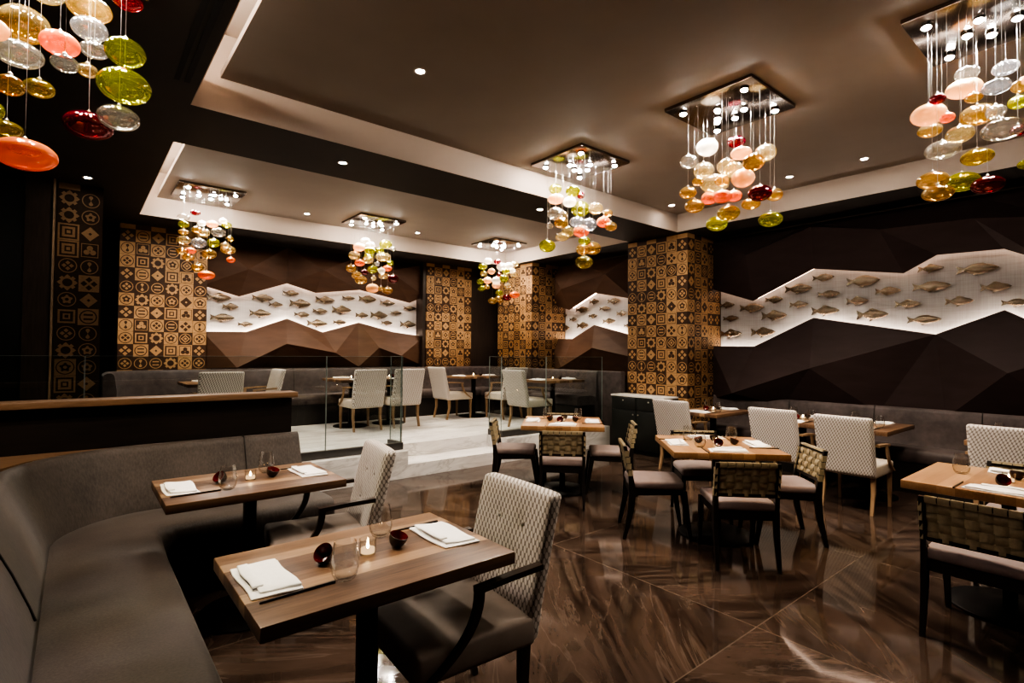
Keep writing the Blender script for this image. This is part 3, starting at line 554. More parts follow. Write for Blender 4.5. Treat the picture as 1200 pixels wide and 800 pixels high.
facet_panel('back_lo', 'faceted_wall_panel', 'lit brown faceted wall panel below the long rear fish niche', 'facet', 9.41, 1, False)
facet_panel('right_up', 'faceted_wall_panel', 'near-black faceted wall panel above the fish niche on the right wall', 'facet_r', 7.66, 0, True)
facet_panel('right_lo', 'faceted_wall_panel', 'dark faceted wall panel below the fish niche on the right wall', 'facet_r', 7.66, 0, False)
facet_panel('mid_up', 'faceted_wall_panel', 'dark faceted wall panel above the short fish niche between two tiled columns', 'facet', 7.66, 0, True)
facet_panel('mid_lo', 'faceted_wall_panel', 'brown faceted wall panel below the short fish niche between two tiled columns', 'facet', 7.66, 0, False)

# ---- bronze fish
def fish_mesh(seed):
    rnd = random.Random(seed); mb = MB()
    N = 16; rows = []
    prof = [.055, .085, .12, .15, .17, .18, .182, .178, .168, .155, .14, .125, .108, .085, .05, .012]
    xs = [-.30+.80*i/(N-1) for i in range(N)]
    for x, h in zip(xs, prof):
        r = []
        for k in range(9):
            v = -1+2*k/8
            bumpy = 1+.34*math.sin(x*46+k*2.1+seed)*(1-abs(v))
            r.append((x, -.075*math.sqrt(max(0, 1-v*v))*(h/.18)**.6*bumpy-.01, v*h))
        rows.append(r)
    mb.grid(rows, cap=False)
    mb.grid([[(p[0], 0.012, p[2]) for p in r] for r in rows], cap=False)
    def plate(pts, y0=-.028, y1=.0):
        n = len(pts)
        mb.add([(x, y0, z) for x, z in pts]+[(x, y1, z) for x, z in pts], [tuple(range(n)), tuple(range(2*n-1, n-1, -1))]+[(i, (i+1)%n, n+(i+1)%n, n+i) for i in range(n)])
    k = rnd.uniform(.85, 1.15)
    plate([(-.28, .055), (-.40, .10*k), (-.50, .165*k), (-.465, .05), (-.44, 0), (-.465, -.05), (-.50, -.155*k), (-.40, -.10*k), (-.28, -.055)])
    plate([(-.12, .14), (-.08, .190*k), (.02, .205*k), (.14, .185), (.20, .15)])
    plate([(-.06, -.15), (-.10, -.225*k), (-.02, -.215), (.05, -.17)])
    plate([(.08, -.03), (-.03, -.085), (-.02, -.02), (.07, .02)], -.115, -.06)
    mb.lathe_ell((.36, -.055, .035), .024, .024, .024, 8, 6, 0, None)
    return mb.mesh('fish', ['fish'], 40)
FISH = [fish_mesh(k) for k in range(4)]
ORD = ['first', 'second', 'third', 'fourth', 'fifth', 'sixth', 'seventh', 'eighth', 'ninth', 'tenth', 'eleventh', 'twelfth', 'thirteenth', 'fourteenth', 'fifteenth', 'sixteenth', 'seventeenth', 'eighteenth', 'nineteenth', 'twentieth', 'twenty-first', 'twenty-second', 'twenty-third', 'twenty-fourth']
def fishes(key, rz, where, group):
    L = DATA[key]
    for i, (x, y, z, w) in enumerate(L):
        o = obj('fish_sculpture', FISH[i % 4])
        o.location = (x, y, z); o.rotation_euler = (0, 0, rz)
        o.scale = (w, w*.9, w*random.uniform(.86, 1.04))
        size = 'large' if w > .33 else ('small' if w < .24 else 'mid-sized')
        tag(o, f'{size} bronze fish relief, {ORD[i]} from the left {where}', 'fish sculpture', group)
        m = MB(); m.tube([(0, -.02, 0), (0, (.042 if rz == 0 else .042)/(w*.9), 0)], .02, 6)
        obj('mounting_pin', m.mesh('pin', ['steel']), o)
fishes('fish_back', 0, 'in the long rear niche', 'bronze fish in the rear niche')
fishes('fish_right', -PI/2, 'in the niche on the right wall', 'bronze fish in the right wall niche')
fishes('fish_mid', -PI/2, 'in the short corner niche', 'bronze fish in the corner niche')

# ---- glass balustrades on the platform edge
def balustrade(name, label, panes, shoe):
    t = thing(name, label, 'balustrade', (shoe[0][0][0], shoe[0][0][1], ZP))
    o = Vector(t.location)
    mb = MB()
    for lo, hi in shoe: mb.b2(Vector((*lo, ZP))-o, Vector((*hi, ZP+.085))-o)
    obj('metal_shoe', mb.mesh('shoe', ['shoe']), t, 'dark bronze metal shoe')
    for lo, hi in panes:
        mb = MB(); mb.b2(Vector((*lo, ZP+.03))-o, Vector((*hi, 1.445))-o, 0)
        a = obj('glass_pane', mb.mesh('pane', ['pane']), t)
        # polished top and end edges
        ed = MB(); l2 = Vector((*lo, 1.445))-o; h2 = Vector((*hi, 1.4475))-o; ed.b2(l2, h2)
        for c in (lo, hi):
            if abs(hi[0]-lo[0]) > abs(hi[1]-lo[1]): ed.b2(Vector((c[0]-.0015, lo[1]-.0004, ZP+.086))-o, Vector((c[0]+.0015, hi[1]+.0004, 1.445))-o)
            else: ed.b2(Vector((lo[0]-.0004, c[1]-.0015, ZP+.086))-o, Vector((hi[0]+.0004, c[1]+.0015, 1.445))-o)
        obj('polished_edge', ed.mesh('edge', ['pane_edge']), a)
    return t
g = .004
balustrade('glass_balustrade', 'clear glass balustrade left of the marble steps, behind the curved booth', [((-3.9, 5.845), (.06, 5.857)), ((.066, 5.845), (2.15, 5.857)), ((2.156, 5.845), (3.085, 5.857)), ((3.07, 5.862), (3.082, 6.14))], [((-3.9, 5.82), (3.09, 5.882)), ((3.045, 5.882), (3.09, 6.15))])
balustrade('glass_balustrade', 'clear glass balustrade right of the marble steps, behind the far square table', [((4.625, 5.845), (5.48, 5.857)), ((5.486, 5.845), (6.75, 5.857)), ((4.628, 5.862), (4.64, 6.14))], [((4.62, 5.82), (6.755, 5.882)), ((4.62, 5.882), (4.665, 6.15))])

# ---- wood partition behind the curved booth
t = thing('wood_partition', 'dark wood half-height partition with a brown ledge behind the curved booth', 'partition', (-1.3, 4.565, 0))
obj('panel', MB().b2((-2.7, -.04, 0), (2.68, .06, 1.125)).mesh('ppanel', ['partition']), t)
obj('ledge', MB().rbox((-.005, -.01, 1.147), (5.43, .20, .044), .005, 2).mesh('ledge', ['ledge'], 40), t, 'lighter brown top ledge')
mb = MB(); pl = [(-1.6, 1.2), (-.375, 1.2), (-.375, 3.74)]+[(.41+.785*math.cos(R(180-a)), 3.74+.785*math.sin(R(180-a))) for a in range(6, 73, 6)]+[(.24, 4.505), (-1.6, 4.505)]
n_ = len(pl)
mb.add([(x, y, .798) for x, y in pl]+[(x, y, .838) for x, y in pl], [tuple(range(n_-1, -1, -1)), tuple(range(n_, 2*n_))]+[(i, (i+1) % n_, n_+(i+1) % n_, n_+i) for i in range(n_)])
o = obj('booth_shelf', mb.mesh('bshelf', ['ledge'])); tag(o, 'low brown wooden shelf filling the corner behind the curved booth back', 'shelf')
obj('support', MB().b2((-1.58, 1.25, 0), (-1.40, 4.48, .797)).mesh('bsup', ['partition']), o)
# ================================================================== benches
def arc(c, r, a0, a1, n):
    return [(c[0]+r*math.cos(R(a0+(a1-a0)*i/n)), c[1]+r*math.sin(R(a0+(a1-a0)*i/n))) for i in range(n+1)]
def bench(name, label, outer, inner, normals, z0, seat_z, top_z, lean, fab, group=None, seams=()):
    """outer: seat/back junction points, inner: matching front-edge points, normals: outward directions"""
    t = thing(name, label, 'bench', (*outer[0], z0)); o = Vector((*outer[0], z0))
    if group: t['group'] = group
    sz, tz = seat_z, top_z
    rows = []
    for (x, y), (nx, ny) in zip(outer, normals):
        r = []
        for d, z in ((.0, sz-.06), (.012, sz), (.03, sz+.06), (lean*.55, sz+(tz-sz)*.5), (lean, tz-.045), (lean+.012, tz-.015), (lean+.035, tz), (lean+.075, tz-.002), (lean+.105, tz-.02), (lean+.115, tz-.06), (lean+.115, .30), (lean+.115, 0.0)):
            r.append((x+nx*d-o.x, y+ny*d-o.y, z))
        r.append((x-o.x, y-o.y, 0.)); rows.append(r)
    obj('backrest', MB().grid(rows).mesh('back', [fab], 50), t)
    rows = []; base = []
    for (x, y), (a, b), (nx, ny) in zip(outer, inner, normals):
        r = []
        L = math.hypot(a-x, b-y)
        for f, z in ((.0, sz-.14), (.0, sz-.012), (.05, sz), (.3, sz+.012), (.7, sz+.012), (1-.05/L, sz+.006), (1-.018/L, sz-.008), (1-.004/L, sz-.026), (1., sz-.05), (1., sz-.125), (1-.012/L, sz-.14)):
            r.append((x+(a-x)*f-nx*.002-o.x, y+(b-y)*f-ny*.002-o.y, z))
        rows.append(r)
        base.append([(x-nx*.002+(a-x)*f-o.x, y-ny*.002+(b-y)*f-o.y, z) for f, z in ((0., 0.), (0., sz-.141), (.94, sz-.141), (.94, 0.))])
    obj('seat', MB().grid(rows).mesh('seat', [fab], 50), t)
    obj('plinth', MB().grid(base).mesh('plinth', ['bench_base'], 50), t, 'black recessed plinth')
    for k in seams:  # stitched joint in the back
        x, y = outer[k]; nx, ny = normals[k]; tx, ty = -ny, nx
        pts = [(x+nx*(d)-nx*.003-o.x, y+ny*(d)-ny*.003-o.y, z) for d, z in ((.012, sz+.005), (.03, sz+.06), (lean*.55, sz+(tz-sz)*.5), (lean, tz-.045), (lean+.012, tz-.013), (lean+.035, tz+.002), (lean+.08, tz))]
        obj('seam', MB().tube(pts, .0045, 6).mesh('seam', ['bench_base'], 40), t)
    return t
# curved booth, near left
A = arc((.41, 3.74), .5, 180, 90, 14)
ys = [-.6, .4, 1.3, 2.1, 2.75, 3.3]
outer = [(-.09, y) for y in ys]+A+[(.7, 4.24), (1.0, 4.24), (1.25, 4.24), (1.40, 4.24)]
nrm = [(-1, 0)]*len(ys)+[(math.cos(R(180-90*i/14)), math.sin(R(180-90*i/14))) for i in range(15)]+[(0, 1)]*4
ci = arc((.50, 3.62), .10, 180, 90, 14)
inner = [(.39, y) for y in ys[:-1]]+[(.39, 3.25)]+[(.40+(p[0]-.40), p[1]) for p in ci]+[(.72, 3.72), (1.0, 3.72), (1.25, 3.72), (1.44, 3.72)]
bench('curved_booth', 'grey-brown upholstered curved corner booth in the left foreground', outer, inner, nrm, 0, .452, .85, .15, 'bench', seams=(4, 22))
# straight bench on the right wall
ys = [4.32, 3.2, 2.2, 1.2, .2, -1.0]
bench('wall_bench', 'long dark upholstered wall bench under the faceted panel on the right wall', [(7.50, y) for y in ys], [(7.08, y) for y in ys], [(1, 0)]*6, 0, .475, .895, .05, 'bench_far', seams=(1, 2, 3))
# platform bench: left arm, long rear run, right return
A = arc((.92, 8.55), .5, 180, 90, 12)
outer = [(.42, 8.0), (.42, 8.3)]+A+[(1.6, 9.05), (2.8, 9.05), (4.0, 9.05), (5.2, 9.05), (6.3, 9.05)]+[(6.72, 9.05), (6.72, 9.02)]+[(6.72, 8.6), (6.72, 7.6), (6.72, 6.6), (6.72, 5.98)]
s2 = math.sqrt(.5)
nrm = [(-1, 0)]*2+[(math.cos(R(180-90*i/12)), math.sin(R(180-90*i/12))) for i in range(13)]+[(0, 1)]*5+[(1, 1), (1, 1)]+[(1, 0)]*4
inner = [(.86, 8.0), (.86, 8.3)]+arc((.95, 8.53), .09, 180, 90, 12)+[(1.6, 8.62), (2.8, 8.62), (4.0, 8.62), (5.2, 8.62), (6.2, 8.62)]+[(6.29, 8.62), (6.29, 8.60)]+[(6.29, 8.5), (6.29, 7.6), (6.29, 6.6), (6.29, 5.98)]
pb = bench('platform_bench', 'long mauve-grey bench wrapping the rear and right sides of the raised marble floor', outer, inner, nrm, ZP, .47, .895, .05, 'bench_far', seams=(15, 16, 17, 18, 22, 23))

o_ = pb.location
obj('backrest', MB().rbox((6.83-o_.x, 5.725-o_.y, (1.213)/2-ZP), (.11, .51, 1.213), .02, 3).mesh('back', ['bench_far'], 40), pb)
# ================================================================== furniture kinds
def table_specs(sx, sy, top_mat, th=.045, base_r=.26, col=.062, round_col=False):
    mb = MB().rbox((0, 0, .75-th/2), (sx, sy, th), .004, 2)
    s = [('tabletop', mb.mesh('tabletop', [top_mat], 35), None, None, None)]
    s.append(('column', MB().rbox((0, 0, .368), (col, col, .672), .006, 2).mesh('tcol', ['iron'], 35), None, 'black metal column', None))
    s.append(('mounting_plate', MB().box((0, 0, .70), (.30, .30, .009)).mesh('tplate', ['iron']), None, None, None))
    s.append(('base', MB().lathe([(0, 0), (base_r, 0), (base_r, .010), (base_r-.02, .018), (.05, .034), (0, .034)], 36).mesh('tbase', ['iron'], 35), None, 'round black metal base', None))
    return s
T_BOOTH = table_specs(.90, .63, 'walnut', .046)
T_SQ = table_specs(.86, .86, 'oak', .05, .30)
T_WALL = table_specs(.92, .62, 'walnut', .045, .27)
T_PLAT = table_specs(.62, .86, 'walnut', .04, .27)
def place_table(specs, name, label, x, y, z=0, rz=0, group=None):
    t = thing(name, label, 'table', (x, y, z), rz, group); spawn(specs, t); return t

def armchair_specs(leg, seat, tuft=True):
    """faces +y; rear feet at y=-.22, front feet at y=.26"""
    s = []
    def fx(v):   # crown the cushion
        x, y, z = v
        if z > .42: z += .012*(1-(x/.25)**2)*(1-min(1, abs(y-.03)/.28)**2)
        return (x, y, z)
    s.append(('seat', MB().rbox((0, .035, .40), (.50, .53, .12), .022, 3, sub=3, fn=fx).mesh('aseat', [seat], 60), None, None, None))
    lean = lambda z: -.205-.125*((z-.34)/.57)**1.15
    def fb(v):
        x, y, z = v
        zz = max(z, .34)
        k = 1+.02*(zz-.34)/.57
        y2 = y+lean(zz)-.012*(1-(x/.25)**2)
        if tuft and y > 0:
            for bx in (-.085, .085):
                for bz in (.60, .765):
                    d2 = ((x-bx)**2+(z-bz)**2)/.0011
                    y2 -= .013*math.exp(-d2)
        return (x*k, y2, z)
    s.append(('backrest', MB().rbox((0, 0, .635), (.495, .075, .57), .024, 3, sub=15, fn=fb).mesh('aback', ['dots'], 60), None, 'grey upholstery with a pale oval dot pattern', None))
    if tuft:
        for bx in (-.085, .085):
            for bz in (.60, .765):
                s.append(('button', MB().lathe_ell((bx, lean(bz)+.0375-.012*(1-(bx/.25)**2)-.010, bz), .011, .006, .011, 12, 8, 0, None).mesh('abtn', ['button'], 60), 1, None, None))
    for sx in (-1, 1):
        s.append(('leg', MB().post([(sx*.222, .262, 0), (sx*.222, .262, .345)], [(.026, .026), (.038, .038)]).mesh('aleg', [leg], 30), None, 'front leg', None))
        s.append(('leg', MB().post([(sx*.215, -.235, 0), (sx*.215, -.185, .20), (sx*.215, -.19, .345)], [(.026, .028), (.034, .036), (.038, .042)]).mesh('aleg', [leg], 30), None, 'rear leg', None))
        pts = [(sx*.262, -.235, .655), (sx*.266, -.08, .650), (sx*.266, .072, .638)]
        mb = MB()
        # flat arm rail, then the front support that drops and sweeps forward into the front leg
        for a, b in zip(pts, pts[1:]): mb.bar(a, b, (.036, .022), (.036, .022))
        cur = []
        for i in range(11):
            u = i/10; cur.append((sx*.262, .054+.198*u**2.1, .632-.267*u**.9))
        n = len(cur)
        mb.post(cur, [(.024, .034-.004*u/10) for u in range(n)])
        s.append(('armrest', mb.mesh('aarm', [leg], 30), None, 'thin wooden armrest with curved front support', None))
    return s
A_DARK = armchair_specs('darkwood', 'taupe_seat')
A_TAN = armchair_specs('tanwood', 'cream_seat', False)
def armchair(specs, label, x, y, facing, z=0, group=None):
    """x, y: mid-point between the rear feet; facing in degrees (0 = +y, 90 = -x)"""
    a = R(facing); off = Vector((-math.sin(a), math.cos(a)))*.235
    t = thing('armchair', label, 'chair', (x+off.x, y+off.y, z), a, group); spawn(specs, t); return t

def woven_specs():
    s = []
    s.append(('seat', MB().rbox((0, -.005, .432), (.425, .44, .062), .024, 3, sub=2, fn=lambda v: (v[0], v[1], v[2]+(.012*(1-(v[0]/.22)**2) if v[2] > .44 else 0))).mesh('wseat', ['mauve_seat'], 60), None, 'padded mauve-grey seat', None))
    mb = MB()
    for sx in (-1, 1): mb.bar((sx*.195, -.22, .375), (sx*.195, .20, .385), (.024, .05), (.024, .04))
    mb.bar((-.19, .195, .385), (.19, .195, .385), (.024, .04), (.024, .04)); mb.bar((-.19, -.205, .372), (.19, -.205, .372), (.024, .06), (.024, .06))
    s.append(('seat_frame', mb.mesh('wframe', ['blackwood'], 30), None, None, None))
    for sx in (-1, 1):
        s.append(('leg', MB().post([(sx*.20, .262, 0), (sx*.200, .20, .40)], [(.024, .026), (.034, .055)]).mesh('wleg', ['blackwood'], 30), None, 'tapered black front leg', None))
        s.append(('leg', MB().post([(sx*.207, -.265, 0), (sx*.207, -.215, .22), (sx*.207, -.20, .38), (sx*.207, -.215, .50), (sx*.207, -.262, .748)], [(.022, .028), (.028, .046), (.030, .055), (.028, .038), (.024, .026)]).mesh('wleg', ['blackwood'], 30), None, 'black rear leg rising into the back post', None))
    yb = lambda z: -.215-.047*(z-.50)/.248
    s.append(('back_rail', MB().bar((-.195, yb(.738), .735), (.195, yb(.738), .735), (.022, .026), (.022, .026)).mesh('wrail', ['blackwood'], 30), None, None, None))
    s.append(('back_rail', MB().bar((-.195, yb(.515), .515), (.195, yb(.515), .515), (.02, .024), (.02, .024)).mesh('wrail', ['blackwood'], 30), None, None, None))
    mb = MB()
    nx = 7; nz = 4; pw = .39/nx; zz = [.533+.052*k for k in range(nz)]
    amp = .0075
    # upright straps wrap over the top rail
    for i in range(nx):
        x = -.195+pw*(i+.5); w = pw*.455
        prof = []
        for k in range(33):
            z = .50+.235*k/32
            ph = math.cos((z-zz[0])/.052*PI)*(1 if i % 2 else -1)
            prof.append((yb(z)+amp*ph, z))
        prof += [(yb(.745)+.014, .738), (yb(.75)+.010, .752), (yb(.75)-.010, .752), (yb(.745)-.015, .738), (yb(.72)-.014, .715)]
        n = len(prof); vs = []
        for y, z in prof: vs += [(x-w, y-.0014, z), (x+w, y-.0014, z), (x+w, y+.0014, z), (x-w, y+.0014, z)]
        fs = []
        for k in range(n-1):
            for q in range(4): fs.append((k*4+q, k*4+(q+1)%4, k*4+4+(q+1)%4, k*4+4+q))
        fs += [(3,2,1,0), (4*n-4, 4*n-3, 4*n-2, 4*n-1)]
        mb.add(vs, fs)
    for j in range(nz):
        z = zz[j]; h = .0235; prof = []
        for k in range(57):
            x = -.195+.39*k/56
            ph = -math.sin((x+.195)/pw*PI)*(1 if j % 2 == 0 else -1)
            # phase: crossings sit at the strap centres
            i = (x+.195)/pw-.5
            ph = math.cos(i*PI)*(1 if j % 2 == 0 else -1)
            prof.append((x, yb(z)+amp*ph))
        prof = [(-.2235, yb(z)-.012), (-.226, yb(z)), (-.2235, yb(z)+.018), (-.207, yb(z)+.021)]+prof[1:-1]+[(.207, yb(z)+.021), (.2235, yb(z)+.018), (.226, yb(z)), (.2235, yb(z)-.012)]
        prof = [(-.205, yb(z)-.018)]+prof+[(.205, yb(z)-.018)]
        n = len(prof); vs = []
        for x, y in prof:
            dy = (.0014 if abs(x) < .2 else .0)
            vs += [(x, y-.0014, z-h), (x, y-.0014, z+h), (x, y+.0014, z+h), (x, y+.0014, z-h)]
        fs = []
        for k in range(n-1):
            for q in range(4): fs.append((k*4+q, k*4+(q+1)%4, k*4+4+(q+1)%4, k*4+4+q))
        fs += [(3,2,1,0), (4*n-4, 4*n-3, 4*n-2, 4*n-1)]
        mb.add(vs, fs)
    s.append(('backrest', mb.mesh('wback', ['strap'], 40), None, 'woven khaki webbing straps', None))
    return s
WOVEN = woven_specs()
def woven(label, cx, cy, ang, group, d=.78):
    """ang: compass angle (degrees) of the chair seen from the table centre; it faces the table"""
    a = R(ang); x = cx+math.cos(a)*(d-.265); y = cy+math.sin(a)*(d-.265)
    t = thing('dining_chair', label, 'chair', (x, y, 0), a+PI/2, group); spawn(WOVEN, t); return t

# ------------------------------------------------------------------ place the furniture
TAB = {}
def reg(key, x, y, z, rz, phrase): TAB[key] = (x, y, z+.75, rz, phrase)
place_table(T_BOOTH, 'booth_table', 'nearest walnut table, in front of the curved booth', .85, 1.865, 0, 0, 'walnut tables at the booth'); reg('n1', .85, 1.865, 0, 0, 'nearest booth table')
place_table(T_BOOTH, 'booth_table', 'second walnut table, at the rear arm of the curved booth', .80, 3.36, 0, 0, 'walnut tables at the booth'); reg('n2', .80, 3.36, 0, 0, 'second booth table')
armchair(A_DARK, 'dotted grey armchair with dark arms at the nearest booth table', 1.46, 1.83, 87, 0, 'dotted armchairs at the booth tables')
armchair(A_DARK, 'dotted grey armchair with dark arms at the second booth table', 1.385, 3.11, 80, 0, 'dotted armchairs at the booth tables')
GS = 'square wooden tables'; GW = 'black chairs with woven strap backs'
for key, cx, cy, rz, lab, ph in (('mid', 4.17, 2.36, PI/4, 'square oak table in the middle of the room set for four', 'middle square table'),
                                 ('far', 4.18, 4.19, PI/4, 'square oak table nearest the marble steps', 'square table by the steps'),
                                 ('rgt', 4.32, .57, 0, 'square oak table at the right edge of the photo', 'square table at the right edge')):
    place_table(T_SQ, 'dining_table', lab, cx, cy, 0, rz, GS); reg(key, cx, cy, 0, rz, ph)
woven('black chair with shadowed woven strap back, front of the middle square table', 4.17, 2.36, 225, GW)
woven('black woven-back chair seen from its side, left of the middle square table', 4.17, 2.36, 135, GW)
woven('black chair with brightly lit woven strap back, right of the middle square table', 4.17, 2.36, -45, GW)
woven('black woven-back chair mostly hidden behind the middle square table', 4.17, 2.36, 45, GW)
woven('black woven-back chair with its back to the viewer at the square table by the steps', 4.18, 4.19, 225, GW)
woven('black woven-back chair in profile, left of the square table by the steps', 4.18, 4.19, 135, GW)
woven('black woven-back chair in profile, right of the square table by the steps', 4.18, 4.19, -45, GW)
woven('black woven-back chair almost hidden behind the square table by the steps', 4.18, 4.19, 45, GW)
woven('large black woven-back chair cut by the right edge, in front of its table', 4.32, .61, 180, GW)
woven('black woven-back chair behind the square table at the right edge', 4.32, .57, 0, GW, .80)
GA = 'dotted armchairs at the right wall bench'
armchair(A_TAN, 'pale armchair with tan legs beside the black console', 5.93, 3.93, -90, 0, GA)
armchair(A_TAN, 'pale dotted armchair directly behind the middle square table', 5.93, 2.66, -90, 0, GA)
armchair(A_TAN, 'pale dotted armchair fully in view with tan legs at the wall bench', 5.80, 1.93, -90, 0, GA)
armchair(A_TAN, 'pale dotted armchair at the right edge behind the right square table', 6.05, .80, -90, 0, GA)
GT = 'walnut tables along the right wall bench'
for key, y, lab, ph in (('w0', 3.80, 'walnut wall-bench table nearest the black console', 'wall-bench table by the console'), ('w1', 2.66, 'walnut wall-bench table behind the middle square table', 'second wall-bench table'),
                        ('w2', 2.00, 'walnut wall-bench table with an empty right corner in view', 'third wall-bench table'), ('w3', .80, 'walnut wall-bench table hidden behind the rightmost armchair', 'wall-bench table at the right edge')):
    place_table(T_WALL, 'wall_bench_table', lab, 6.64, y, 0, 0, GT); reg(key, 6.64, y, 0, 0, ph)
GP = 'tables on the raised floor'; GC = 'pale armchairs on the raised floor'
for key, x, y, rz, lab, ph in (('p0', 1.40, 8.14, 0, 'platform table at the curved left end of the rear bench', 'leftmost platform table'), ('p1', 3.40, 8.16, 0, 'platform table behind the left of the paired pale chairs', 'platform table left of the pair'),
                               ('p2', 4.06, 8.16, 0, 'platform table behind the right of the paired pale chairs', 'platform table right of the pair'), ('p3', 5.74, 8.10, PI/2, 'platform table in front of the rear right tiled column', 'platform table by the rear column'),
                               ('p4', 6.05, 6.30, PI/2, 'platform table on a bare post beyond the right glass balustrade', 'platform table beyond the right balustrade')):
    place_table(T_PLAT, 'platform_table', lab, x, y, ZP, rz, GP); reg(key, x, y, ZP, rz, ph)
armchair(A_TAN, 'pale armchair back seen over the wood partition, behind glass', 1.40, 7.42, 0, ZP, GC)
armchair(A_TAN, 'pale armchair seen edge-on above the end of the wood partition', 2.19, 8.12, 90, ZP, GC)
armchair(A_TAN, 'left one of the paired pale armchairs with their backs to the glass', 3.385, 7.48, 0, ZP, GC)
armchair(A_TAN, 'right one of the paired pale armchairs, half past the glass edge', 4.04, 7.50, 0, ZP, GC)
armchair(A_TAN, 'pale armchair in profile facing right at the top of the steps', 5.05, 8.14, -90, ZP, GC)
armchair(A_TAN, 'pale armchair facing the rear bench, partly behind another', 6.08, 7.35, 0, ZP, GC)
armchair(A_TAN, 'nearest pale armchair on the raised floor, behind the right balustrade', 5.36, 6.37, -90, ZP, GC)

# console cabinet against the big tiled column
t = thing('console_cabinet', 'black-green console cabinet with a pale stone top under the tiled column', 'cabinet', (6.70, 4.97, 0))
obj('carcass', MB().b2((-.18, -.47, .07), (.19, .47, .845)).mesh('carc', ['console']), t)
obj('plinth', MB().b2((-.14, -.45, 0), (.19, .45, .07)).mesh('cpl', ['black']), t)
obj('top', MB().rbox((-.01, 0, .859), (.375, .97, .027), .004, 2).mesh('ctop', ['quartz'], 40), t, 'pale stone top')
for k in (-1, 1):
    d = obj('drawer', MB().rbox((-.19, k*.233, .745), (.02, .455, .18), .003, 2).mesh('cdr', ['console'], 40), t)
    obj('knob', MB().lathe_ell((-.212, k*.233, .79), .012, .012, .012, 12, 8, 0, None).mesh('ck', ['knob'], 60), d)
    d = obj('door', MB().rbox((-.19, k*.233, .36), (.02, .455, .575), .003, 2).mesh('cdo', ['console'], 40), t)
    obj('knob', MB().lathe_ell((-.212, k*.045, .585), .012, .012, .012, 12, 8, 0, None).mesh('ck', ['knob'], 60), d)
# ================================================================== table settings
def napkin_mesh(seed):
    rnd = random.Random(seed); mb = MB()
    sk = rnd.uniform(-.012, .012)
    def f1(v): x, y, z = v; return (x+sk*y/.08, y+.004*math.sin(x*22+seed), z+(.0012*math.sin(x*30+y*25+seed) if z > .004 else 0))
    mb.rbox((0, 0, .0035), (.285, .150, .007), .0033, 2, sub=4, fn=f1)
    def f2(v): x, y, z = v; return (x+.006+sk*y/.05, y-.010+.005*math.sin(x*16+seed*2), z+(.0025*math.sin(x*26+y*40+seed) if z > .011 else 0))
    mb.rbox((0, 0, .0115), (.262, .120, .008), .0038, 2, sub=4, fn=f2)
    def f3(v): x, y, z = v; return (x, y+.004*math.sin(x*30+seed), z+.002*math.sin(x*20+seed))
    mb.rbox((.02, .045, .019), (.20, .034, .008), .0038, 2, sub=4, fn=f3)
    return mb.mesh('napkin', ['linen'], 50)
NAP = [napkin_mesh(k) for k in range(5)]
CHOP = MB().post([(0, -.115, .004), (0, .115, .0032)], [(.0085, .0075), (.0055, .0055)])
CHOP = MB().bar((0, -.115, .0042), (0, .115, .0034), (.0085, .0080), (.0055, .0062)).mesh('chopstick', ['chop'])
BOWL = MB().lathe([(0, .002), (.014, 0), (.018, .001), (.029, .014), (.0345, .030), (.036, .045), (.0345, .0458), (.0325, .043), (.030, .030), (.020, .013), (0, .009)], 28, mats=[0]*5+[0]+[1]*4).mesh('bowl', ['bowl_out', 'bowl_in'], 45, fix=False)
BOWL_LOW = min(v.co.z for v in BOWL.vertices)
GLASS_OUT = MB().lathe([(0, .001), (.026, 0), (.034, .006), (.042, .022), (.0465, .045), (.0455, .068), (.040, .098), (.0355, .125), (.0345, .125), (.039, .098), (.0443, .068), (.0452, .045), (.040, .022), (.028, .009), (0, .007)], 32).mesh('tumbler', ['glass'], 60)
VOT = MB().lathe([(0, .001), (.026, 0), (.029, .004), (.031, .058), (.029, .058), (.0272, .008), (0, .007)], 24).mesh('votive', ['votive'], 50)
WAX = MB().lathe([(0, .009), (.0255, .009), (.0255, .024), (.012, .022), (0, .021)], 20).mesh('wax', ['wax'], 50)
FLAME = MB().lathe([(0, .022), (.0035, .026), (.0052, .033), (.003, .041), (0, .048)], 10).mesh('flame', ['flame'], 60)
cnt = {}
def local(key, lx, ly):
    x, y, z, rz, ph = TAB[key]; c, s = math.cos(rz), math.sin(rz)
    return (x+c*lx-s*ly, y+s*lx+c*ly, z)
def put_napkin(key, lx, ly, lrz, where, group='folded white napkins'):
    o = obj('napkin', random.choice(NAP)); p = local(key, lx, ly); o.location = p; o.rotation_euler = (0, 0, TAB[key][3]+lrz)
    tag(o, f'folded white napkin at the {where} of the {TAB[key][4]}', 'napkin', group)
def put_chop(key, lx, ly, lrz, where):
    o = obj('chopstick', CHOP); o.location = local(key, lx, ly); o.rotation_euler = (0, 0, TAB[key][3]+lrz)
    tag(o, f'dark chopstick at the {where} of the {TAB[key][4]}', 'chopstick', 'dark chopsticks')
def put_bowl(key, lx, ly, tilt, dirn, where, look):
    o = obj('sauce_bowl', BOWL); x, y, z = local(key, lx, ly)
    m = Matrix.Rotation(TAB[key][3]+dirn, 4, 'Z') @ Matrix.Rotation(tilt, 4, 'X')
    low = min((m @ v.co).z for v in BOWL.vertices)
    o.matrix_world = Matrix.Translation((x, y, z-low)) @ m
    tag(o, f'small {look} bowl on the {where} of the {TAB[key][4]}', 'bowl', 'small dark red bowls')
def put_glass(key, lx, ly, where):
    o = obj('drinking_glass', GLASS_OUT); o.location = local(key, lx, ly)
    tag(o, f'clear stemless glass on the {where} of the {TAB[key][4]}', 'glass', 'stemless glasses')
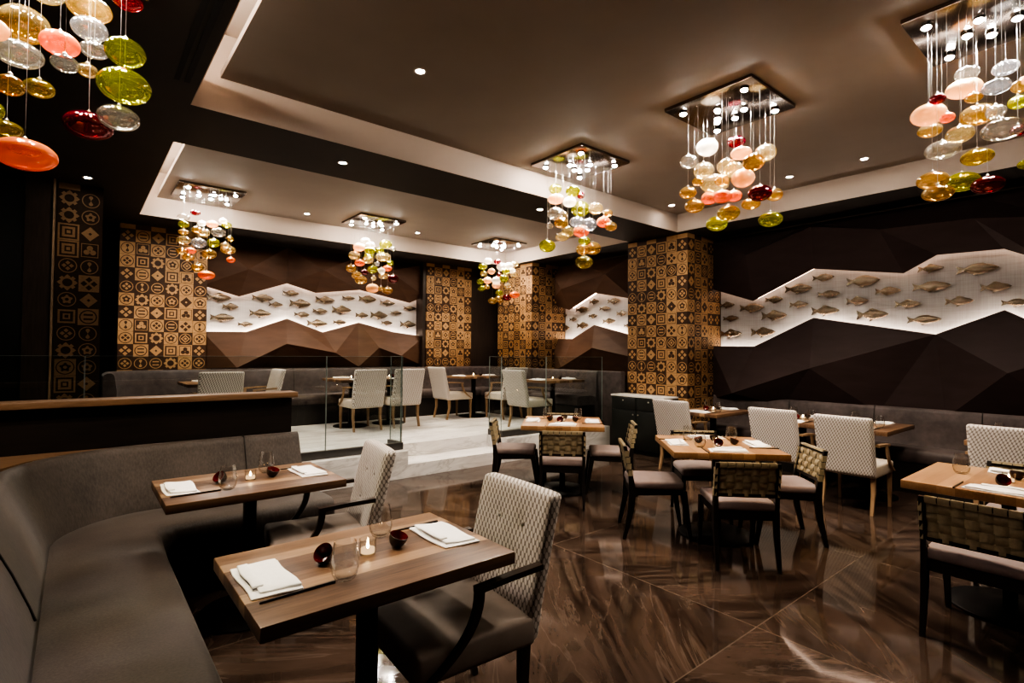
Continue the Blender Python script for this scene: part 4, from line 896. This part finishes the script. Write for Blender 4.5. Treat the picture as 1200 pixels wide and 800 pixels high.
def put_candle(key, lx, ly):
    o = obj('candle_holder', VOT); o.location = local(key, lx, ly)
    tag(o, f'lit votive candle in a clear cup on the {TAB[key][4]}', 'candle', 'votive candles')
    c = obj('candle', WAX, o, 'glowing candle wax'); obj('flame', FLAME, c)
ENDS = {'n': ('booth end', 'armchair end'), 'w': ('armchair end', 'bench end'), 'p': ('chair end', 'bench end')}
def long_setting(key, full=True, glasses=2):
    """two places facing each other along the table's long axis"""
    e = ENDS[key[0]]
    sx = 1 if key[0] != 'p' else 0
    def P(a, b): return (a, b) if sx else (-b, a)          # platform tables run along local y
    ro = 0 if sx else PI/2
    put_napkin(key, *P(-.355, .0), PI/2+ro, e[0]); put_napkin(key, *P(.325, .0), PI/2+ro, e[1])
    if full:
        put_chop(key, *P(-.300, -.165), PI/2+.03+ro, e[0]); put_chop(key, *P(.285, .165), PI/2+ro, e[1])
    put_bowl(key, *P(-.135, .025), R(48), R(-60)+ro, e[0].split()[0]+' half', 'tipped oxblood' if full else 'dark')
    put_candle(key, *P(.0, .0))
    if full: put_bowl(key, *P(.115, .005), R(20), R(35)+ro, e[1].split()[0]+' half', 'upright dark')
    if glasses: put_glass(key, *P(-.15, -.155), e[0].split()[0]+' half')
    if glasses > 1: put_glass(key, *P(.125, .155), e[1].split()[0]+' half')
for k in ('n1', 'n2'): long_setting(k)
for k in ('w0', 'w1', 'w2', 'w3'): long_setting(k)
for k in ('p0', 'p1', 'p2', 'p3', 'p4'): long_setting(k, False, 0)
def square_setting(key, names, glasses):
    """names: which side is which for the local directions -x, +y, +x, -y"""
    rz = TAB[key][3]
    for i, (a, nm) in enumerate(zip((180, 90, 0, 270), names)):
        if nm is None: continue
        c, s = math.cos(R(a)), math.sin(R(a))
        put_napkin(key, c*.325, s*.325, R(a)+PI/2, nm)
        put_chop(key, c*.325-s*-.175, s*.325+c*-.175, R(a)+PI/2, nm)
        red = nm.startswith('front')
        put_bowl(key, c*.13+s*.02, s*.13-c*.02, R(52) if red else R(18), R(-55)-rz if red else R(a)+PI/2, nm, 'red-lined tipped' if red else 'dark')
    put_candle(key, .0, .0)
    for a, nm in glasses:
        d = R(a)-rz; put_glass(key, .25*math.cos(d), .25*math.sin(d), nm)
# for tables turned by 45 degrees local -x looks to the viewer's lower left
square_setting('mid', ('front side', 'left side', 'back side', 'right side'), ((0, 'right corner'), (95, 'far corner'), (180, 'left corner')))
square_setting('far', ('front side', 'left side', 'back side', 'right side'), ((0, 'right corner'), (90, 'far corner')))
square_setting('rgt', ('front side', None, 'back side', None), ((70, 'left side'), (-105, 'right side')))

# ================================================================== chandeliers
PLATE = MB().rbox((0, 0, -.024), (.74, .74, .010), .003, 2).mesh('plate', ['chrome'], 40)
RIM = MB()
for a, b in (((-.37, -.37), (.37, -.352)), ((-.37, .352), (.37, .37)), ((-.37, -.352), (-.352, .352)), ((.352, -.352), (.37, .352))): RIM.b2((*a, -.02), (*b, 0))
RIM = RIM.mesh('prim', ['chrome'])
BULBS = [(-.26, -.26), (.27, -.25), (.27, .26), (-.25, .27), (-.10, .05), (.05, -.10), (.05, .13), (.15, .03)]
SOCK = MB().lathe([(0, -.028), (.030, -.028), (.034, -.034), (.034, -.045), (.027, -.046), (0, -.046)], 18).mesh('socket', ['chrome'], 40)
LENS = MB().lathe([(0, -.060), (.012, -.058), (.021, -.052), (.024, -.0465), (0, -.0465)], 16).mesh('lens', ['bulb'], 60)
CH = {'A': ('glass globe chandelier cut by the top left corner', 1), 'B': ('globe chandelier second from the right, over the square table by the steps', 1), 'C': ('globe chandelier hanging over the middle square table', 1),
      'D': ('largest globe chandelier at the top right corner', 1), 'E': ('globe chandelier in front of the rear left tiled column', 1), 'F': ('globe chandelier in front of the middle of the rear fish niche', 1), 'G': ('globe chandelier in front of the two far corner columns', 1)}
LIGHT_W = {'A': 170, 'B': 220, 'C': 220, 'D': 200, 'E': 170, 'F': 170, 'G': 170}
def lamp(name, kind, loc, W, parent=None, col=(1, .86, .70), **kw):
    l = bpy.data.lights.new(name, kind); l.energy = W; l.color = col
    for k, v in kw.items(): setattr(l, k, v)
    o = bpy.data.objects.new(name, l); COL.objects.link(o)
    if parent: o.parent = parent
    o.location = loc; return o
for key, d in DATA['globes'].items():
    zc = ZS if key == 'A' else ZC
    cx, cy = d['c']
    t = thing('globe_chandelier', CH[key][0], 'chandelier', (cx, cy, zc), 0, 'chandeliers of blown glass globes')
    pl = obj('ceiling_plate', PLATE, t, 'square mirror-dark metal plate'); obj('rim', RIM, pl)
    for bx, by in BULBS:
        b = obj('spotlight', SOCK, t, 'bright halogen spotlight', (bx, by, 0)); obj('bulb', LENS, b)
    for (x, y, z, r, asp, c) in d['b']:
        rz = r*asp
        nm = {'A': 'amber', 'G': 'champagne', 'C': 'clear', 'S': 'silvery', 'Y': 'lime green', 'O': 'olive gold', 'R': 'crimson', 'P': 'peach', 'K': 'coral', 'W': 'opal white'}[c]
        me = MB().lathe_ell((0, 0, 0), r, r, rz, 28, 16, 0, None).mesh('globe', [GL[c]], 80)
        g_ = obj('glass_globe', me, t, f'{nm} blown glass globe', (x-cx, y-cy, z-zc))
        w = MB().tube([(0, 0, rz-.002), (0, 0, zc-.028-z)], .0009 if key != 'A' else .0008, 5).lathe([(0, rz-.003), (.008, rz-.003), (.008, rz+.008), (.003, rz+.013), (0, rz+.013)], 10)
        obj('wire', w.mesh('wire', ['steel']), g_, 'thin steel hanging wire')
    for bx, by in ((-.2, -.2), (.2, .2), (.2, -.2), (-.2, .2)):
        lamp('chandelier_light', 'SPOT', (bx, by, -.075), LIGHT_W[key]/4, t, spot_size=R(125), spot_blend=.7, shadow_soft_size=.03)

# ================================================================== recessed downlights
RING = MB().lathe([(.030, 0), (.046, 0), (.048, -.004), (.034, -.006), (.030, -.003)], 24).mesh('ring', ['trim'], 40)
DLENS = MB().lathe([(0, -.0015), (.030, -.0015), (.030, 0), (0, 0)], 20).mesh('dlens', ['down'])
DL = [((1.90, 3.39), ZC, 60, 'alone in the left of the main ceiling recess'), ((6.30, 1.91), ZC, 60, 'right one of the pair above the wall bench'), ((6.30, 2.66), ZC, 60, 'left one of the pair above the wall bench'),
      ((6.30, 4.22), ZC, 60, 'in the main recess corner near the big tiled column'), ((4.50, 8.05), ZC, 60, 'in the far recess, right of the middle chandelier'), ((2.62, 8.02), ZC, 60, 'in the far recess, left of the middle chandelier'),
      ((1.92, 4.88), ZS, 50, 'left one of the pair in the dark band between the recesses'), ((4.43, 4.86), ZS, 50, 'right one of the pair in the dark band between the recesses'), ((.06, 7.05), ZS, 9, 'in the dark ceiling above the dim tiled pier')]
for (x, y), z, W, lab in DL:
    t = obj('downlight', RING, None, None, (x, y, z)); tag(t, 'small bright recessed downlight '+lab, 'downlight', 'recessed ceiling downlights')
    obj('lens', DLENS, t, 'glowing lens')
    lamp('spot_beam', 'SPOT', (0, 0, -.012), W, t, spot_size=R(95), spot_blend=.8, shadow_soft_size=.03)
# unseen spots without fixtures, added to light booth tables, near floor, bench and platform
for (x, y, z, W, sz) in ((.80, 1.87, ZC, 58, 29), (.80, 3.36, ZC, 45, 27), (1.9, 1.7, ZC, 30, 70), (2.9, .9, ZC, 14, 80), (6.30, .6, ZC, 60, 95), (6.3, 7.0, ZC, 60, 95), (.9, 6.2, ZC, 14, 90), (3.6, 6.3, ZC, 60, 100)):
    lamp('spot_beam', 'SPOT', (x, y, z-.014), W, None, spot_size=R(sz), spot_blend=1.0, shadow_soft_size=.03)

# ================================================================== world and camera
w = bpy.data.worlds.new('World'); SC.world = w; w.use_nodes = True
bg = w.node_tree.nodes['Background']; bg.inputs[0].default_value = (1, .85, .72, 1); bg.inputs[1].default_value = .004
F, yaw, pit, rol = 621.32, R(39.4346), R(1.2394), R(.4526)
fw = Vector((math.sin(yaw)*math.cos(pit), math.cos(yaw)*math.cos(pit), math.sin(pit)))
r = Vector((math.cos(yaw), -math.sin(yaw), 0)); u = r.cross(fw)
r2 = r*math.cos(rol)+u*math.sin(rol); u2 = -r*math.sin(rol)+u*math.cos(rol)
cd = bpy.data.cameras.new('Camera'); cam = bpy.data.objects.new('Camera', cd); COL.objects.link(cam)
cd.sensor_width = 36; cd.lens = F/1200*36; cd.clip_start = .02
mw = Matrix((r2, u2, -fw)).transposed().to_4x4(); mw.translation = (0, 0, 1.5); cam.matrix_world = mw
SC.camera = cam
SC.cycles.use_denoising = True
SC.cycles.max_bounces = 10; SC.cycles.transparent_max_bounces = 24; SC.cycles.glossy_bounces = 4; SC.cycles.diffuse_bounces = 4
SC.cycles.sample_clamp_indirect = 6; SC.cycles.caustics_reflective = False; SC.cycles.caustics_refractive = False
SC.view_settings.view_transform = 'AgX'; SC.view_settings.look = 'AgX - High Contrast'; SC.view_settings.exposure = 0.68
